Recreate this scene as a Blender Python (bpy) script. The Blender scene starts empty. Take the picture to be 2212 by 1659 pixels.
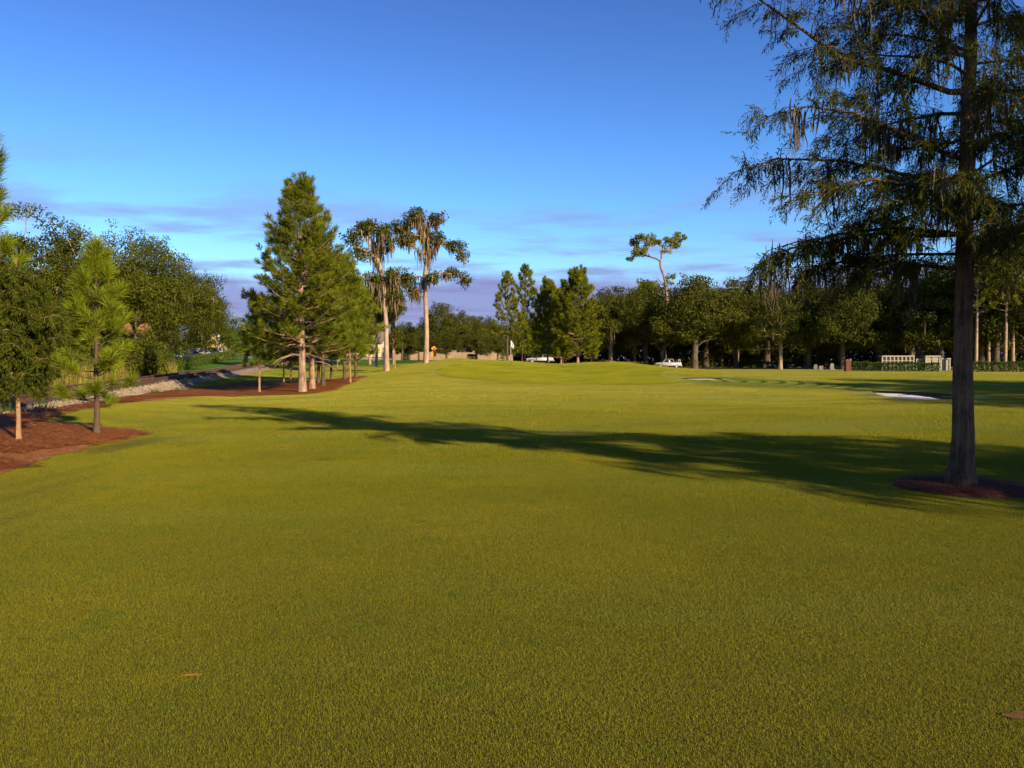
import bpy, bmesh, math, random
import numpy as np
from mathutils import Vector, Matrix
from mathutils.geometry import delaunay_2d_cdt

random.seed(7)
SC = bpy.context.scene
COL = SC.collection
R = math.radians

# ------------------------------------------------------------------ camera
EYE = 1.6
PITCH = R(1.7)
cam = bpy.data.cameras.new('camera')
cam.sensor_width = 36.0
cam.lens = 28.8
cam.clip_start = 0.1
cam.clip_end = 12000
camo = bpy.data.objects.new('camera', cam)
COL.objects.link(camo)
camo.location = (0, 0, EYE)
camo.rotation_euler = (math.pi / 2 - PITCH, 0, 0)
SC.camera = camo

# ------------------------------------------------------------------ light
SUN_EL = R(20.0)
SUN_H = (0.655, -0.756)                     # horizontal direction towards the sun
sun = bpy.data.lights.new('sun', 'SUN')
sun.energy = 4.6
sun.angle = R(0.6)
sun.color = (1.0, 0.80, 0.50)
suno = bpy.data.objects.new('sun', sun)
COL.objects.link(suno)
suno.rotation_euler = Vector((SUN_H[0] * math.cos(SUN_EL), SUN_H[1] * math.cos(SUN_EL), math.sin(SUN_EL))).to_track_quat('Z', 'Y').to_euler()
suno.location = (40, -50, 60)

w = bpy.data.worlds.new('World')
SC.world = w
w.use_nodes = True
nt = w.node_tree
nt.nodes.clear()


def N(nt, typ, **kw):
    n = nt.nodes.new(typ)
    for k, v in kw.items():
        setattr(n, k, v)
    return n


def L(nt, a, b):
    nt.links.new(a, b)


def MATH(nt, op, a, b=None, clamp=False):
    n = N(nt, 'ShaderNodeMath', operation=op, use_clamp=clamp)
    for i, v in enumerate((a, b)):
        if v is None:
            continue
        if isinstance(v, (int, float)):
            n.inputs[i].default_value = v
        else:
            L(nt, v, n.inputs[i])
    return n.outputs[0]


def MAPR(nt, v, a, b, c=0.0, d=1.0, smooth=True):
    n = N(nt, 'ShaderNodeMapRange')
    if smooth:
        n.interpolation_type = 'SMOOTHSTEP'
    L(nt, v, n.inputs[0])
    for i, x in enumerate((a, b, c, d)):
        n.inputs[i + 1].default_value = x
    return n.outputs[0]


def MIXC(nt, fac, a, b, blend='MIX'):
    n = N(nt, 'ShaderNodeMix', data_type='RGBA', blend_type=blend)
    for s, v in ((0, fac), (6, a), (7, b)):
        if isinstance(v, (int, float)):
            n.inputs[s].default_value = v
        elif isinstance(v, (tuple, list)):
            n.inputs[s].default_value = (*v[:3], 1)
        else:
            L(nt, v, n.inputs[s])
    return n.outputs[2]


def NOISE(nt, vec, scale, detail=4, rough=0.55, out=0):
    n = N(nt, 'ShaderNodeTexNoise')
    n.inputs['Scale'].default_value = scale
    n.inputs['Detail'].default_value = detail
    n.inputs['Roughness'].default_value = rough
    if vec is not None:
        L(nt, vec, n.inputs['Vector'])
    return n.outputs[out]


SKY_STRENGTH = 0.087
sky = N(nt, 'ShaderNodeTexSky', sky_type='NISHITA')
sky.sun_disc = False
sky.sun_elevation = SUN_EL
sky.sun_rotation = math.atan2(SUN_H[0], SUN_H[1])
sky.air_density = 1.0
sky.dust_density = 0.25
sky.ozone_density = 2.2
hs = N(nt, 'ShaderNodeHueSaturation')
hs.inputs['Saturation'].default_value = 1.27
L(nt, sky.outputs[0], hs.inputs['Color'])
tint = MIXC(nt, 1.0, hs.outputs[0], (0.66, 0.85, 1.18), 'MULTIPLY')
tcs = N(nt, 'ShaderNodeTexCoord')
sps = N(nt, 'ShaderNodeSeparateXYZ')
L(nt, tcs.outputs['Generated'], sps.inputs[0])
tint = MIXC(nt, MAPR(nt, sps.outputs[2], 0.14, 0.50), tint, MIXC(nt, 1.0, tint, (1.0, .66, .72), 'MULTIPLY'))
# thin low clouds and the violet bank of stratus above the horizon, all round
tc = N(nt, 'ShaderNodeTexCoord')
sep = N(nt, 'ShaderNodeSeparateXYZ')
L(nt, tc.outputs['Generated'], sep.inputs[0])
zc = MATH(nt, 'MAXIMUM', sep.outputs[2], 0.0)
zp = MATH(nt, 'ADD', zc, 0.06)
cx_ = MATH(nt, 'DIVIDE', sep.outputs[0], zp)
cy_ = MATH(nt, 'DIVIDE', sep.outputs[1], zp)
cmb = N(nt, 'ShaderNodeCombineXYZ')
L(nt, cx_, cmb.inputs[0])
L(nt, cy_, cmb.inputs[1])
mp = N(nt, 'ShaderNodeMapping')
mp.inputs['Scale'].default_value = (0.55, 0.80, 1)
mp.inputs['Location'].default_value = (3.1, 1.7, 0)
L(nt, cmb.outputs[0], mp.inputs[0])
n1 = NOISE(nt, mp.outputs[0], 1.5, 6, 0.55)
puff = MAPR(nt, n1, 0.455, 0.64)
lowband = MATH(nt, 'MULTIPLY', MAPR(nt, sep.outputs[2], 0.02, 0.07), MAPR(nt, sep.outputs[2], 0.26, 0.13))
puff = MATH(nt, 'MULTIPLY', MATH(nt, 'MULTIPLY', puff, lowband), 0.82)
wav = NOISE(nt, tc.outputs['Generated'], 5.0, 5, 0.6)
zb = MATH(nt, 'ADD', sep.outputs[2], MATH(nt, 'MULTIPLY', MATH(nt, 'SUBTRACT', wav, 0.5), -0.09))
bank = MATH(nt, 'MULTIPLY', MAPR(nt, zb, 0.108, 0.075), 0.86)
cl1 = MIXC(nt, puff, tint, (1.6, 2.1, 3.6))
cl2 = MIXC(nt, bank, cl1, (1.45, 1.42, 3.1))
bg = N(nt, 'ShaderNodeBackground')
bg.inputs['Strength'].default_value = SKY_STRENGTH
L(nt, cl2, bg.inputs[0])
wo = N(nt, 'ShaderNodeOutputWorld')
L(nt, bg.outputs[0], wo.inputs[0])

vs = SC.view_settings
vs.view_transform = 'Standard'
vs.look = 'None'
vs.gamma = 1.0
vs.exposure = 1.05
vs.use_curve_mapping = False
SC.cycles.use_denoising = True
SC.cycles.max_bounces = 6
SC.cycles.diffuse_bounces = 2
SC.cycles.glossy_bounces = 2
SC.cycles.transmission_bounces = 3
SC.cycles.transparent_max_bounces = 4
SC.cycles.use_adaptive_sampling = True
SC.cycles.adaptive_threshold = 0.02


# ------------------------------------------------------------------ helpers
def tag(o, label=None, cat=None, group=None, kind=None):
    for k, v in (('label', label), ('category', cat), ('group', group), ('kind', kind)):
        if v:
            o[k] = v
    return o


def ob(name, me, parent=None, loc=None, rz=None, sc=None):
    o = bpy.data.objects.new(name, me)
    COL.objects.link(o)
    if parent is not None:
        o.parent = parent
    if loc is not None:
        o.location = loc
    if rz is not None:
        o.rotation_euler = (0, 0, rz)
    if sc is not None:
        o.scale = (sc, sc, sc) if isinstance(sc, (int, float)) else sc
    return o


def mesh_np(name, v, f, mat=None, smooth=False, attrs=None):
    """v (n,3); f (m,k) array or a list of such arrays"""
    v = np.ascontiguousarray(v, dtype=np.float32)
    fl = f if isinstance(f, list) else [f]
    fl = [np.asarray(a, dtype=np.int32) for a in fl if len(a)]
    me = bpy.data.meshes.new(name)
    me.vertices.add(len(v))
    me.vertices.foreach_set('co', v.ravel())
    idx = np.concatenate([a.ravel() for a in fl])
    tot = np.concatenate([np.full(len(a), a.shape[1], dtype=np.int32) for a in fl])
    st = np.concatenate([[0], np.cumsum(tot)[:-1]]).astype(np.int32)
    me.loops.add(len(idx))
    me.loops.foreach_set('vertex_index', idx)
    me.polygons.add(len(tot))
    me.polygons.foreach_set('loop_start', st)
    if smooth:
        me.polygons.foreach_set('use_smooth', np.ones(len(tot), dtype=bool))
    if attrs:
        for k, a in attrs.items():
            at_ = me.attributes.new(k, 'FLOAT', 'POINT')
            at_.data.foreach_set('value', np.asarray(a, dtype=np.float32))
    me.update(calc_edges=True)
    if mat:
        me.materials.append(mat)
    return me


class MB:
    """collects boxes, tubes and polygons for one mesh"""

    def __init__(self):
        self.v, self.f = [], []

    def add(self, v, f):
        b = len(self.v)
        self.v += [tuple(p) for p in v]
        self.f += [tuple(i + b for i in q) for q in f]

    def box(self, x0, x1, y0, y1, z0, z1):
        v = [(x, y, z) for z in (z0, z1) for y in (y0, y1) for x in (x0, x1)]
        self.add(v, [(0, 2, 3, 1), (4, 5, 7, 6), (0, 1, 5, 4), (2, 6, 7, 3), (0, 4, 6, 2), (1, 3, 7, 5)])

    def tube(self, pts, rad, n=8):
        v, f = tube_np(np.array(pts, float), np.array(rad, float), n)
        self.add(v.tolist(), f.tolist())
        m = len(pts)
        b = len(self.v) - m * n
        self.f.append(tuple(b + i for i in range(n))[::-1])
        self.f.append(tuple(b + (m - 1) * n + i for i in range(n)))

    def prism(self, poly, axis, a, b):
        n = len(poly)
        def p(q, t):
            return (q[0], t, q[1]) if axis == 'y' else ((t, q[0], q[1]) if axis == 'x' else (q[0], q[1], t))
        v = [p(q, a) for q in poly] + [p(q, b) for q in poly]
        f = [tuple(range(n)), tuple(range(2 * n - 1, n - 1, -1))] + [(i, i + n, (i + 1) % n + n, (i + 1) % n) for i in range(n)]
        self.add(v, f)

    def mesh(self, name, mat, bevel=0, smooth=False):
        me = bpy.data.meshes.new(name)
        me.from_pydata(self.v, [], self.f)
        bm = bmesh.new()
        bm.from_mesh(me)
        bmesh.ops.recalc_face_normals(bm, faces=bm.faces)
        if bevel:
            bmesh.ops.bevel(bm, geom=[e for e in bm.edges if e.is_manifold and e.calc_face_angle(0) > 0.4], offset=bevel, segments=2, affect='EDGES', clamp_overlap=True)
        bm.to_mesh(me)
        bm.free()
        if smooth:
            for p in me.polygons:
                p.use_smooth = True
        me.materials.append(mat)
        return me

    def build(self, name, mat, parent=None, bevel=0, smooth=False):
        return ob(name, self.mesh(name, mat, bevel, smooth), parent)


def tube_np(pts, rad, n):
    m = len(pts)
    t = np.gradient(pts, axis=0)
    t /= np.linalg.norm(t, axis=1, keepdims=True) + 1e-9
    ref = np.array([0.13, 0.31, 0.94]) if abs(t[0, 2]) < 0.8 else np.array([0.96, 0.2, 0.1])
    u = np.cross(t, ref)
    u /= np.linalg.norm(u, axis=1, keepdims=True) + 1e-9
    wv = np.cross(t, u)
    a = np.linspace(0, 2 * np.pi, n, endpoint=False)
    ring = u[:, None, :] * np.cos(a)[None, :, None] + wv[:, None, :] * np.sin(a)[None, :, None]
    v = (pts[:, None, :] + ring * rad[:, None, None]).reshape(-1, 3)
    i = np.arange(m - 1)[:, None] * n
    j = np.arange(n)[None, :]
    j2 = (j + 1) % n
    f = np.stack([i + j, i + j2, i + n + j2, i + n + j], -1).reshape(-1, 4)
    return v, f


class Acc:
    """numpy accumulator of verts, tri or quad faces and a tint per vertex"""

    def __init__(self):
        self.v, self.f3, self.f4, self.t, self.n = [], [], [], [], 0

    def add(self, v, f, tint=0.5):
        f = np.asarray(f)
        (self.f3 if f.shape[1] == 3 else self.f4).append(f + self.n)
        self.v.append(v)
        self.t.append(np.full(len(v), tint, dtype=np.float32) if np.isscalar(tint) else tint)
        self.n += len(v)

    def mesh(self, name, mat, smooth=False):
        fl = []
        if self.f3:
            fl.append(np.concatenate(self.f3))
        if self.f4:
            fl.append(np.concatenate(self.f4))
        return mesh_np(name, np.concatenate(self.v), fl, mat, smooth, {'tint': np.concatenate(self.t)})


def unit(a):
    return a / (np.linalg.norm(a, axis=-1, keepdims=True) + 1e-9)


def frames(d, rng):
    """orthonormal frames with z along d and a random roll"""
    d = unit(d)
    r = rng.normal(size=d.shape)
    x = unit(np.cross(d, r))
    y = np.cross(d, x)
    return x, y, d


def scatter(tv, tf, pos, X, Y, Z, size):
    """instances of template verts tv (k,3), faces tf (m,n) as one array"""
    k = len(tv)
    s = np.asarray(size).reshape(-1, 1, 1)
    v = (tv[None, :, 0:1] * X[:, None, :] + tv[None, :, 1:2] * Y[:, None, :] + tv[None, :, 2:3] * Z[:, None, :]) * s + pos[:, None, :]
    f = (tf[None] + (np.arange(len(pos)) * k)[:, None, None]).reshape(-1, tf.shape[1])
    return v.reshape(-1, 3), f


def sm(a, b, t):
    t = np.clip((np.asarray(t, float) - a) / (b - a), 0, 1)
    return t * t * (3 - 2 * t)


# ------------------------------------------------------------------ pixel rays (photo seen at 2212 x 1659), used to measure where things stand
def ray(u, v):
    a = (u - 1106) / 1770.0
    b = -(v - 829.5) / 1770.0
    d = (a, math.cos(PITCH) + b * math.sin(PITCH), -math.sin(PITCH) + b * math.cos(PITCH))
    return d[0] / d[1], d[2] / d[1]


def at(u, v, y):
    a, b = ray(u, v)
    return (a * y, y, EYE + b * y)


CX = [-60, -40, -24, -17, -13.5, -11, -6.6, -2, 0.5, 4.8, 8, 12, 17.5, 24, 35, 60]
CZ = [-.1, -.2, -.15, .0, .25, .62, 1.25, 1.12, 1.0, .80, .92, 1.12, .62, .25, .02, -.05]


def CURV(s):
    return .0024 * np.clip(np.asarray(s, float) - 60, 0, None) ** 2


def H(x, y):
    x = np.asarray(x, float)
    y = np.asarray(y, float)
    s = -.2562 * x + .9666 * y
    q = x * .9666 + y * .2562 - CURV(s)
    far = np.interp(x, [-30, -12, 0, 30, 60], [1.45, 1.5, 1.25, -.25, -.3]) * sm(72, 128, y)
    cxs = (np.interp(x - 1, CX, CZ) + np.interp(x, CX, CZ) * 2 + np.interp(x + 1, CX, CZ)) / 4
    bump = cxs * sm(42, 86, y) * (1 - sm(91, 116, y))
    fade = 1 - sm(100, 160, y)
    und = (.035 * np.sin(x * .33 + 1) * np.sin(y * .24) + .022 * np.sin(x * .7 + y * .45 + 2) + .015 * np.sin(x * 1.1 - y * .8)) * fade * sm(8, 16, y)
    sw = -.11 * np.exp(-((y - 20.5 + .08 * x) / 2.6) ** 2 - ((x - 1.5) / 8) ** 2)
    ld = -.2 * sm(-5, -11, x) * np.exp(-((y - 46) / 15) ** 2)
    tr = .26 * (1 - .6 * sm(20, 40, s)) * sm(-2.5, -6.4, q)
    tr = np.where(q < -6.4, .26 * (1 - .6 * sm(20, 40, s) * (1 - sm(-9, -13, q))), tr)
    rm = -.12 * sm(14, 24, x) * np.exp(-((y - 45) / 16) ** 2) + .20 * sm(19.3, 22, x - (y - 34) * .12) * (1 - sm(24, 34, x)) * np.exp(-((y - 42) / 9) ** 2) + .10 * np.exp(-((x - 21) / 2.5) ** 2 - ((y - 31.5) / 2.0) ** 2)
    return far + bump + und + sw + ld + tr + rm


def h1(x, y):
    return float(H(x, y))


def gp(u, v, ymax=220):
    a, b = ray(u, v)
    y = 2.0
    while y < ymax:
        if EYE + b * y <= h1(a * y, y):
            lo, hi = y - max(.1, y * .01), y
            for _ in range(20):
                m = (lo + hi) / 2
                if EYE + b * m <= h1(a * m, m):
                    hi = m
                else:
                    lo = m
            return (a * hi, hi)
        y += max(.1, y * .01)
    return (a * ymax, ymax)


# ------------------------------------------------------------------ materials
def mat(name):
    m = bpy.data.materials.new(name)
    m.use_nodes = True
    t = m.node_tree
    t.nodes.clear()
    out = N(t, 'ShaderNodeOutputMaterial')
    b = N(t, 'ShaderNodeBsdfPrincipled')
    L(t, b.outputs[0], out.inputs[0])
    return m, t, b, out


def geo_pos(t):
    return N(t, 'ShaderNodeNewGeometry').outputs['Position']


def bump(t, b, h, strength=0.5, dist=0.02):
    n = N(t, 'ShaderNodeBump')
    n.inputs['Strength'].default_value = strength
    n.inputs['Distance'].default_value = dist
    L(t, h, n.inputs['Height'])
    L(t, n.outputs[0], b.inputs['Normal'])


def setp(b, rough=0.6, spec=0.3, metal=0.0):
    b.inputs['Roughness'].default_value = rough
    b.inputs['Specular IOR Level'].default_value = spec
    b.inputs['Metallic'].default_value = metal


def plain(name, c, rough=0.6, spec=0.3, metal=0.0, var=0.12, scale=6.0):
    m, t, b, o = mat(name)
    setp(b, rough, spec, metal)
    n = NOISE(t, N(t, 'ShaderNodeTexCoord').outputs['Object'], scale, 5, 0.6)
    k = MAPR(t, n, 0.3, 0.7, 1 - var, 1 + var)
    hsv = N(t, 'ShaderNodeHueSaturation')
    hsv.inputs['Color'].default_value = (*c, 1)
    L(t, k, hsv.inputs['Value'])
    L(t, hsv.outputs[0], b.inputs['Base Color'])
    return m


def foliage(name, dark, light, trans=0.3, tcol=None, rough=0.65, spec=0.08):
    m, t, b, out = mat(name)
    setp(b, rough, spec)
    a = N(t, 'ShaderNodeAttribute', attribute_name='tint')
    oi = N(t, 'ShaderNodeObjectInfo')
    k = MATH(t, 'ADD', a.outputs['Fac'], MATH(t, 'MULTIPLY', MATH(t, 'SUBTRACT', oi.outputs['Random'], 0.5), 0.28), clamp=True)
    c = MIXC(t, k, dark, light)
    L(t, c, b.inputs['Base Color'])
    tr = N(t, 'ShaderNodeBsdfTranslucent')
    c2 = MIXC(t, 1.0, c, tcol or (1.3, 1.35, 0.5), 'MULTIPLY')
    L(t, c2, tr.inputs[0])
    mx = N(t, 'ShaderNodeMixShader')
    mx.inputs[0].default_value = trans
    L(t, b.outputs[0], mx.inputs[1])
    L(t, tr.outputs[0], mx.inputs[2])
    L(t, mx.outputs[0], out.inputs[0])
    return m


def bark(name, dark, light, scale=3.0, stretch=0.22, dist=0.03):
    m, t, b, o = mat(name)
    setp(b, 0.9, 0.15)
    tc = N(t, 'ShaderNodeTexCoord')
    mp = N(t, 'ShaderNodeMapping')
    mp.inputs['Scale'].default_value = (1, 1, stretch)
    L(t, tc.outputs['Object'], mp.inputs[0])
    n = NOISE(t, mp.outputs[0], scale * 4, 7, 0.68)
    n2 = NOISE(t, tc.outputs['Object'], scale * .6, 4, 0.6)
    vo = N(t, 'ShaderNodeTexVoronoi')
    vo.inputs['Scale'].default_value = scale * 6
    L(t, mp.outputs[0], vo.inputs['Vector'])
    k = MATH(t, 'ADD', MATH(t, 'MULTIPLY', MAPR(t, n, 0.3, 0.7), 0.6), MATH(t, 'MULTIPLY', MAPR(t, n2, .35, .65), 0.4))
    L(t, MIXC(t, k, dark, light), b.inputs['Base Color'])
    bump(t, b, MATH(t, 'ADD', n, MATH(t, 'MULTIPLY', vo.outputs['Distance'], 0.6)), 0.9, dist)
    return m


def grass_color(t, pos, lawn=None):
    n1 = NOISE(t, pos, 0.22, 4, 0.6)
    n2 = NOISE(t, pos, 1.1, 5, 0.65)
    n3 = NOISE(t, pos, 9.0, 3, 0.6)
    c = MIXC(t, MAPR(t, n1, .38, .64), (.178, .182, .015), (.226, .216, .018))
    c = MIXC(t, MATH(t, 'MULTIPLY', MAPR(t, n2, .45, .75), .55), c, (.150, .185, .022))
    c = MIXC(t, MATH(t, 'MULTIPLY', MAPR(t, NOISE(t, pos, .6, 5, .7, 0), .60, .74), .5), c, (.25, .175, .016))
    c = MIXC(t, MATH(t, 'MULTIPLY', MAPR(t, n3, .5, .8), .3), c, (.110, .125, .010))
    gsp = NOISE(t, pos, 1.7, 4, .7)
    c = MIXC(t, MATH(t, 'MULTIPLY', MAPR(t, gsp, .54, .68), .55), c, (.115, .175, .016))
    rsp = NOISE(t, pos, 2.6, 3, .75)
    c = MIXC(t, MATH(t, 'MULTIPLY', MAPR(t, rsp, .66, .76), .65), c, (.24, .115, .022))
    ysp = NOISE(t, pos, .9, 4, .7)
    c = MIXC(t, MATH(t, 'MULTIPLY', MAPR(t, ysp, .58, .72), .5), c, (.27, .235, .014))
    dsp = NOISE(t, pos, 5.5, 2, .6)
    c = MIXC(t, MATH(t, 'MULTIPLY', MAPR(t, dsp, .68, .78), .6), c, (.055, .060, .010))
    mpb = N(t, 'ShaderNodeMapping')
    mpb.inputs['Scale'].default_value = (.06, .34, 1)
    mpb.inputs['Rotation'].default_value = (0, 0, .15)
    L(t, pos, mpb.inputs[0])
    nb_ = NOISE(t, mpb.outputs[0], 1.0, 4, .6)
    c = MIXC(t, MATH(t, 'MULTIPLY', MAPR(t, nb_, .47, .68), .75), c, (.190, .220, .036))
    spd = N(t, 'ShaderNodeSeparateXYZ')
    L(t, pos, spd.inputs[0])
    dew_sheen = MATH(t, 'MULTIPLY', MAPR(t, spd.outputs[1], 12, 42), MAPR(t, NOISE(t, mpb.outputs[0], 2.3, 5, .6), .30, .66, .25, .85))  # dew, also painted brighter with distance to mimic better lit mid grass
    c = MIXC(t, dew_sheen, c, (.350, .328, .055))
    # dew brushed off by mower passes on the approach right of the green
    sp_ = N(t, 'ShaderNodeSeparateXYZ')
    L(t, pos, sp_.inputs[0])
    ex = MATH(t, 'DIVIDE', MATH(t, 'SUBTRACT', sp_.outputs[0], 16.5), 6.0)
    ey = MATH(t, 'DIVIDE', MATH(t, 'SUBTRACT', sp_.outputs[1], 52.0), 9.0)
    er = MATH(t, 'ADD', MATH(t, 'MULTIPLY', ex, ex), MATH(t, 'MULTIPLY', ey, ey))
    wv_ = N(t, 'ShaderNodeTexWave')
    wv_.wave_type = 'RINGS'
    wv_.rings_direction = 'Z'
    wv_.inputs['Scale'].default_value = .26
    wv_.inputs['Distortion'].default_value = 3.5
    wv_.inputs['Detail'].default_value = 1.0
    wv_.inputs['Detail Scale'].default_value = .35
    mpw = N(t, 'ShaderNodeMapping')
    mpw.inputs['Location'].default_value = (-12.5, -55, 0)
    L(t, pos, mpw.inputs[0])
    L(t, mpw.outputs[0], wv_.inputs['Vector'])
    tk = MATH(t, 'MULTIPLY', MAPR(t, wv_.outputs['Fac'], .62, .85), MAPR(t, er, 1.0, .4))
    c = MIXC(t, MATH(t, 'MULTIPLY', MAPR(t, er, 1.2, .6), .6), c, (.150, .195, .055))
    c = MIXC(t, MATH(t, 'MULTIPLY', tk, 1.0), c, (.075, .105, .010))
    if lawn is not None:
        c = MIXC(t, lawn, c, MIXC(t, MAPR(t, n2, .3, .7), (.055, .135, .010), (.085, .165, .012)))
    return c


def grass_mat(name, blade=False):
    m, t, b, out = mat(name)
    setp(b, 0.7 if blade else 0.9, 0.05)
    pos = geo_pos(t)
    sepx = N(t, 'ShaderNodeSeparateXYZ')
    L(t, pos, sepx.inputs[0])
    if blade:
        lawn = None
    else:
        lawn = N(t, 'ShaderNodeAttribute', attribute_name='lawn').outputs['Fac']
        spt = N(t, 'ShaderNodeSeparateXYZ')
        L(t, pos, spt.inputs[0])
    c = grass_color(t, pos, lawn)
    if blade:
        a = N(t, 'ShaderNodeAttribute', attribute_name='tint')
        c = MIXC(t, 1.0, c, MIXC(t, a.outputs['Fac'], (.55, .6, .5), (1.4, 1.32, 1.2)), 'MULTIPLY')
        L(t, c, b.inputs['Base Color'])
        tr = N(t, 'ShaderNodeBsdfTranslucent')
        L(t, c, tr.inputs[0])
        mx = N(t, 'ShaderNodeMixShader')
        mx.inputs[0].default_value = .3
        L(t, b.outputs[0], mx.inputs[1])
        L(t, tr.outputs[0], mx.inputs[2])
        L(t, mx.outputs[0], out.inputs[0])
    else:
        # brown thatch darkened near the camera, painting in shade between the blades
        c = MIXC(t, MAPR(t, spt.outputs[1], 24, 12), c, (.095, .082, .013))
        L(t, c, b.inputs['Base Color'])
        bump(t, b, NOISE(t, pos, 40, 3, .7), .6, .03)
    return m


M = {}
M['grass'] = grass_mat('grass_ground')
M['blade'] = grass_mat('grass_blade', True)


def green_mat(name, blades=False):
    m, t, b, o = mat(name)
    setp(b, 1.0, 0.0)
    pos = geo_pos(t)
    n1 = NOISE(t, pos, .3, 4, .6)
    n2 = NOISE(t, pos, 2.5, 4, .6)
    c = MIXC(t, MAPR(t, n1, .35, .65), (.185, .198, .016), (.225, .225, .018))
    c = MIXC(t, MATH(t, 'MULTIPLY', MAPR(t, n2, .5, .8), .35), c, (.165, .190, .022))
    L(t, c, b.inputs['Base Color'])
    if not blades:
        bump(t, b, NOISE(t, pos, 60, 2, .6), .5, .015)
    return m


M['green'] = green_mat('putting_green')
M['greenblade'] = green_mat('putting_green_blade', True)


def mulch_mat(name, a, b_, c_):
    m, t, b, o = mat(name)
    setp(b, .9, .1)
    pos = geo_pos(t)
    mp = N(t, 'ShaderNodeMapping')
    mp.inputs['Scale'].default_value = (1, .25, 1)
    mp.inputs['Rotation'].default_value = (0, 0, .5)
    L(t, pos, mp.inputs[0])
    n = NOISE(t, mp.outputs[0], 30, 5, .7)
    n2 = NOISE(t, pos, 1.3, 5, .65)
    c = MIXC(t, MAPR(t, n, .3, .7), a, b_)
    c = MIXC(t, MATH(t, 'MULTIPLY', MAPR(t, n2, .42, .72), .6), c, c_)
    L(t, c, b.inputs['Base Color'])
    bump(t, b, MATH(t, 'ADD', n, MATH(t, 'MULTIPLY', NOISE(t, pos, 5, 4, .6), 1.5)), .9, .04)
    return m


M['mulch'] = mulch_mat('pine_straw', (.12, .042, .012), (.42, .170, .055), (.27, .095, .030))
M['straw'] = foliage('straw_needle', (.16, .045, .012), (.55, .22, .065), .15, (1, .8, .6))
M['chip'] = foliage('wood_chip', (.060, .020, .011), (.24, .090, .050), 0.0)
M['dark_mulch'] = mulch_mat('dark_mulch', (.060, .019, .011), (.16, .050, .028), (.09, .030, .018))


def gravel_mat():
    m, t, b, o = mat('ballast')
    setp(b, .9, .15)
    pos = geo_pos(t)
    vo = N(t, 'ShaderNodeTexVoronoi')
    vo.inputs['Scale'].default_value = 14
    L(t, pos, vo.inputs['Vector'])
    sepc = N(t, 'ShaderNodeSeparateColor')
    L(t, vo.outputs['Color'], sepc.inputs[0])
    c = MIXC(t, sepc.outputs[0], (.12, .092, .066), (.36, .285, .205))
    n = NOISE(t, pos, .5, 4, .6)
    c = MIXC(t, MATH(t, 'MULTIPLY', MAPR(t, n, .4, .7), .5), c, (.26, .18, .12))
    L(t, c, b.inputs['Base Color'])
    sp_ = N(t, 'ShaderNodeSeparateXYZ')
    L(t, pos, sp_.inputs[0])
    q_ = MATH(t, 'ADD', MATH(t, 'MULTIPLY', sp_.outputs[0], .9666), MATH(t, 'MULTIPLY', sp_.outputs[1], .2562))
    oil_shade = MAPR(t, MATH(t, 'ABSOLUTE', MATH(t, 'ADD', q_, 8.5)), 1.5, .9)  # oily dirt between the rails, with shade of the rails painted in
    c = MIXC(t, MATH(t, 'MULTIPLY', oil_shade, .8), c, (.06, .042, .034))
    L(t, c, b.inputs['Base Color'])
    bump(t, b, vo.outputs['Distance'], 1.0, -.05)
    return m


M['ballast'] = gravel_mat()
M['stone'] = foliage('ballast_stone', (.12, .090, .064), (.40, .315, .225), 0.0)
M['sand'] = plain('bunker_sand', (.72, .66, .62), .95, .1, var=.06, scale=12)
M['sand2'] = plain('yellow_sand', (.75, .60, .40), .95, .1, var=.15, scale=9)
M['rail'] = plain('rail_steel', (.11, .055, .036), .8, .2, .0, .25, 3)
M['railtop'] = plain('rail_running_steel', (.62, .58, .54), .35, .5, .25, .1, 3)
M['tie'] = plain('creosoted_tie', (.07, .05, .042), .9, .1, var=.35, scale=5)
M['asphalt'] = plain('asphalt', (.055, .055, .058), .9, .2, var=.2, scale=2)
M['dirt'] = plain('bare_soil', (.15, .075, .035), .95, .1, var=.3, scale=8)
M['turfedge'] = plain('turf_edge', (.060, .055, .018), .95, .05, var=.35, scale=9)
M['oakleaf'] = foliage('oak_leaf', (.020, .030, .005), (.105, .110, .014), .25)
M['oakleaf2'] = foliage('deep_oak_leaf', (.016, .026, .003), (.105, .115, .010), .2)  # second oak foliage, a slightly deeper green
M['brightleaf'] = foliage('bright_leaf', (.030, .065, .008), (.13, .17, .022), .32)
M['cypleaf'] = foliage('cypress_leaf', (.022, .028, .005), (.085, .090, .012), .3)
M['youngcyp'] = foliage('young_cypress_leaf', (.035, .052, .006), (.150, .165, .016), .35)
M['needle'] = foliage('pine_needle', (.040, .066, .005), (.205, .215, .014), .25)
M['needle2'] = foliage('young_pine_needle', (.050, .085, .005), (.225, .260, .014), .28)
M['needle3'] = foliage('far_pine_needle', (.052, .076, .006), (.255, .255, .014), .28)
M['hedge'] = foliage('hedge_leaf', (.022, .045, .008), (.090, .125, .018), .25)
M['drygrass'] = foliage('dry_grass', (.11, .10, .022), (.32, .25, .065), .3)
M['moss'] = foliage('spanish_moss', (.11, .082, .042), (.31, .225, .110), .2, (1, .9, .7))
M['mossdark'] = foliage('grey_moss', (.050, .042, .030), (.125, .098, .066), .2, (1, .9, .8))
M['palmdead'] = foliage('dead_frond', (.20, .11, .05), (.38, .22, .10), .2, (1, .9, .7))
M['barkpine'] = bark('pine_bark', (.11, .065, .042), (.42, .28, .19), 2.5)
M['barkdark'] = bark('dark_pine_bark', (.045, .030, .022), (.14, .090, .062), 3)
M['barkcyp'] = bark('cypress_bark', (.020, .011, .006), (.23, .135, .075), 5, .07, .035)
M['barkoak'] = bark('oak_bark', (.036, .028, .020), (.14, .105, .078), 2)
M['barkpale'] = bark('pale_bark', (.17, .115, .078), (.46, .33, .23), 1.6)
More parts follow.
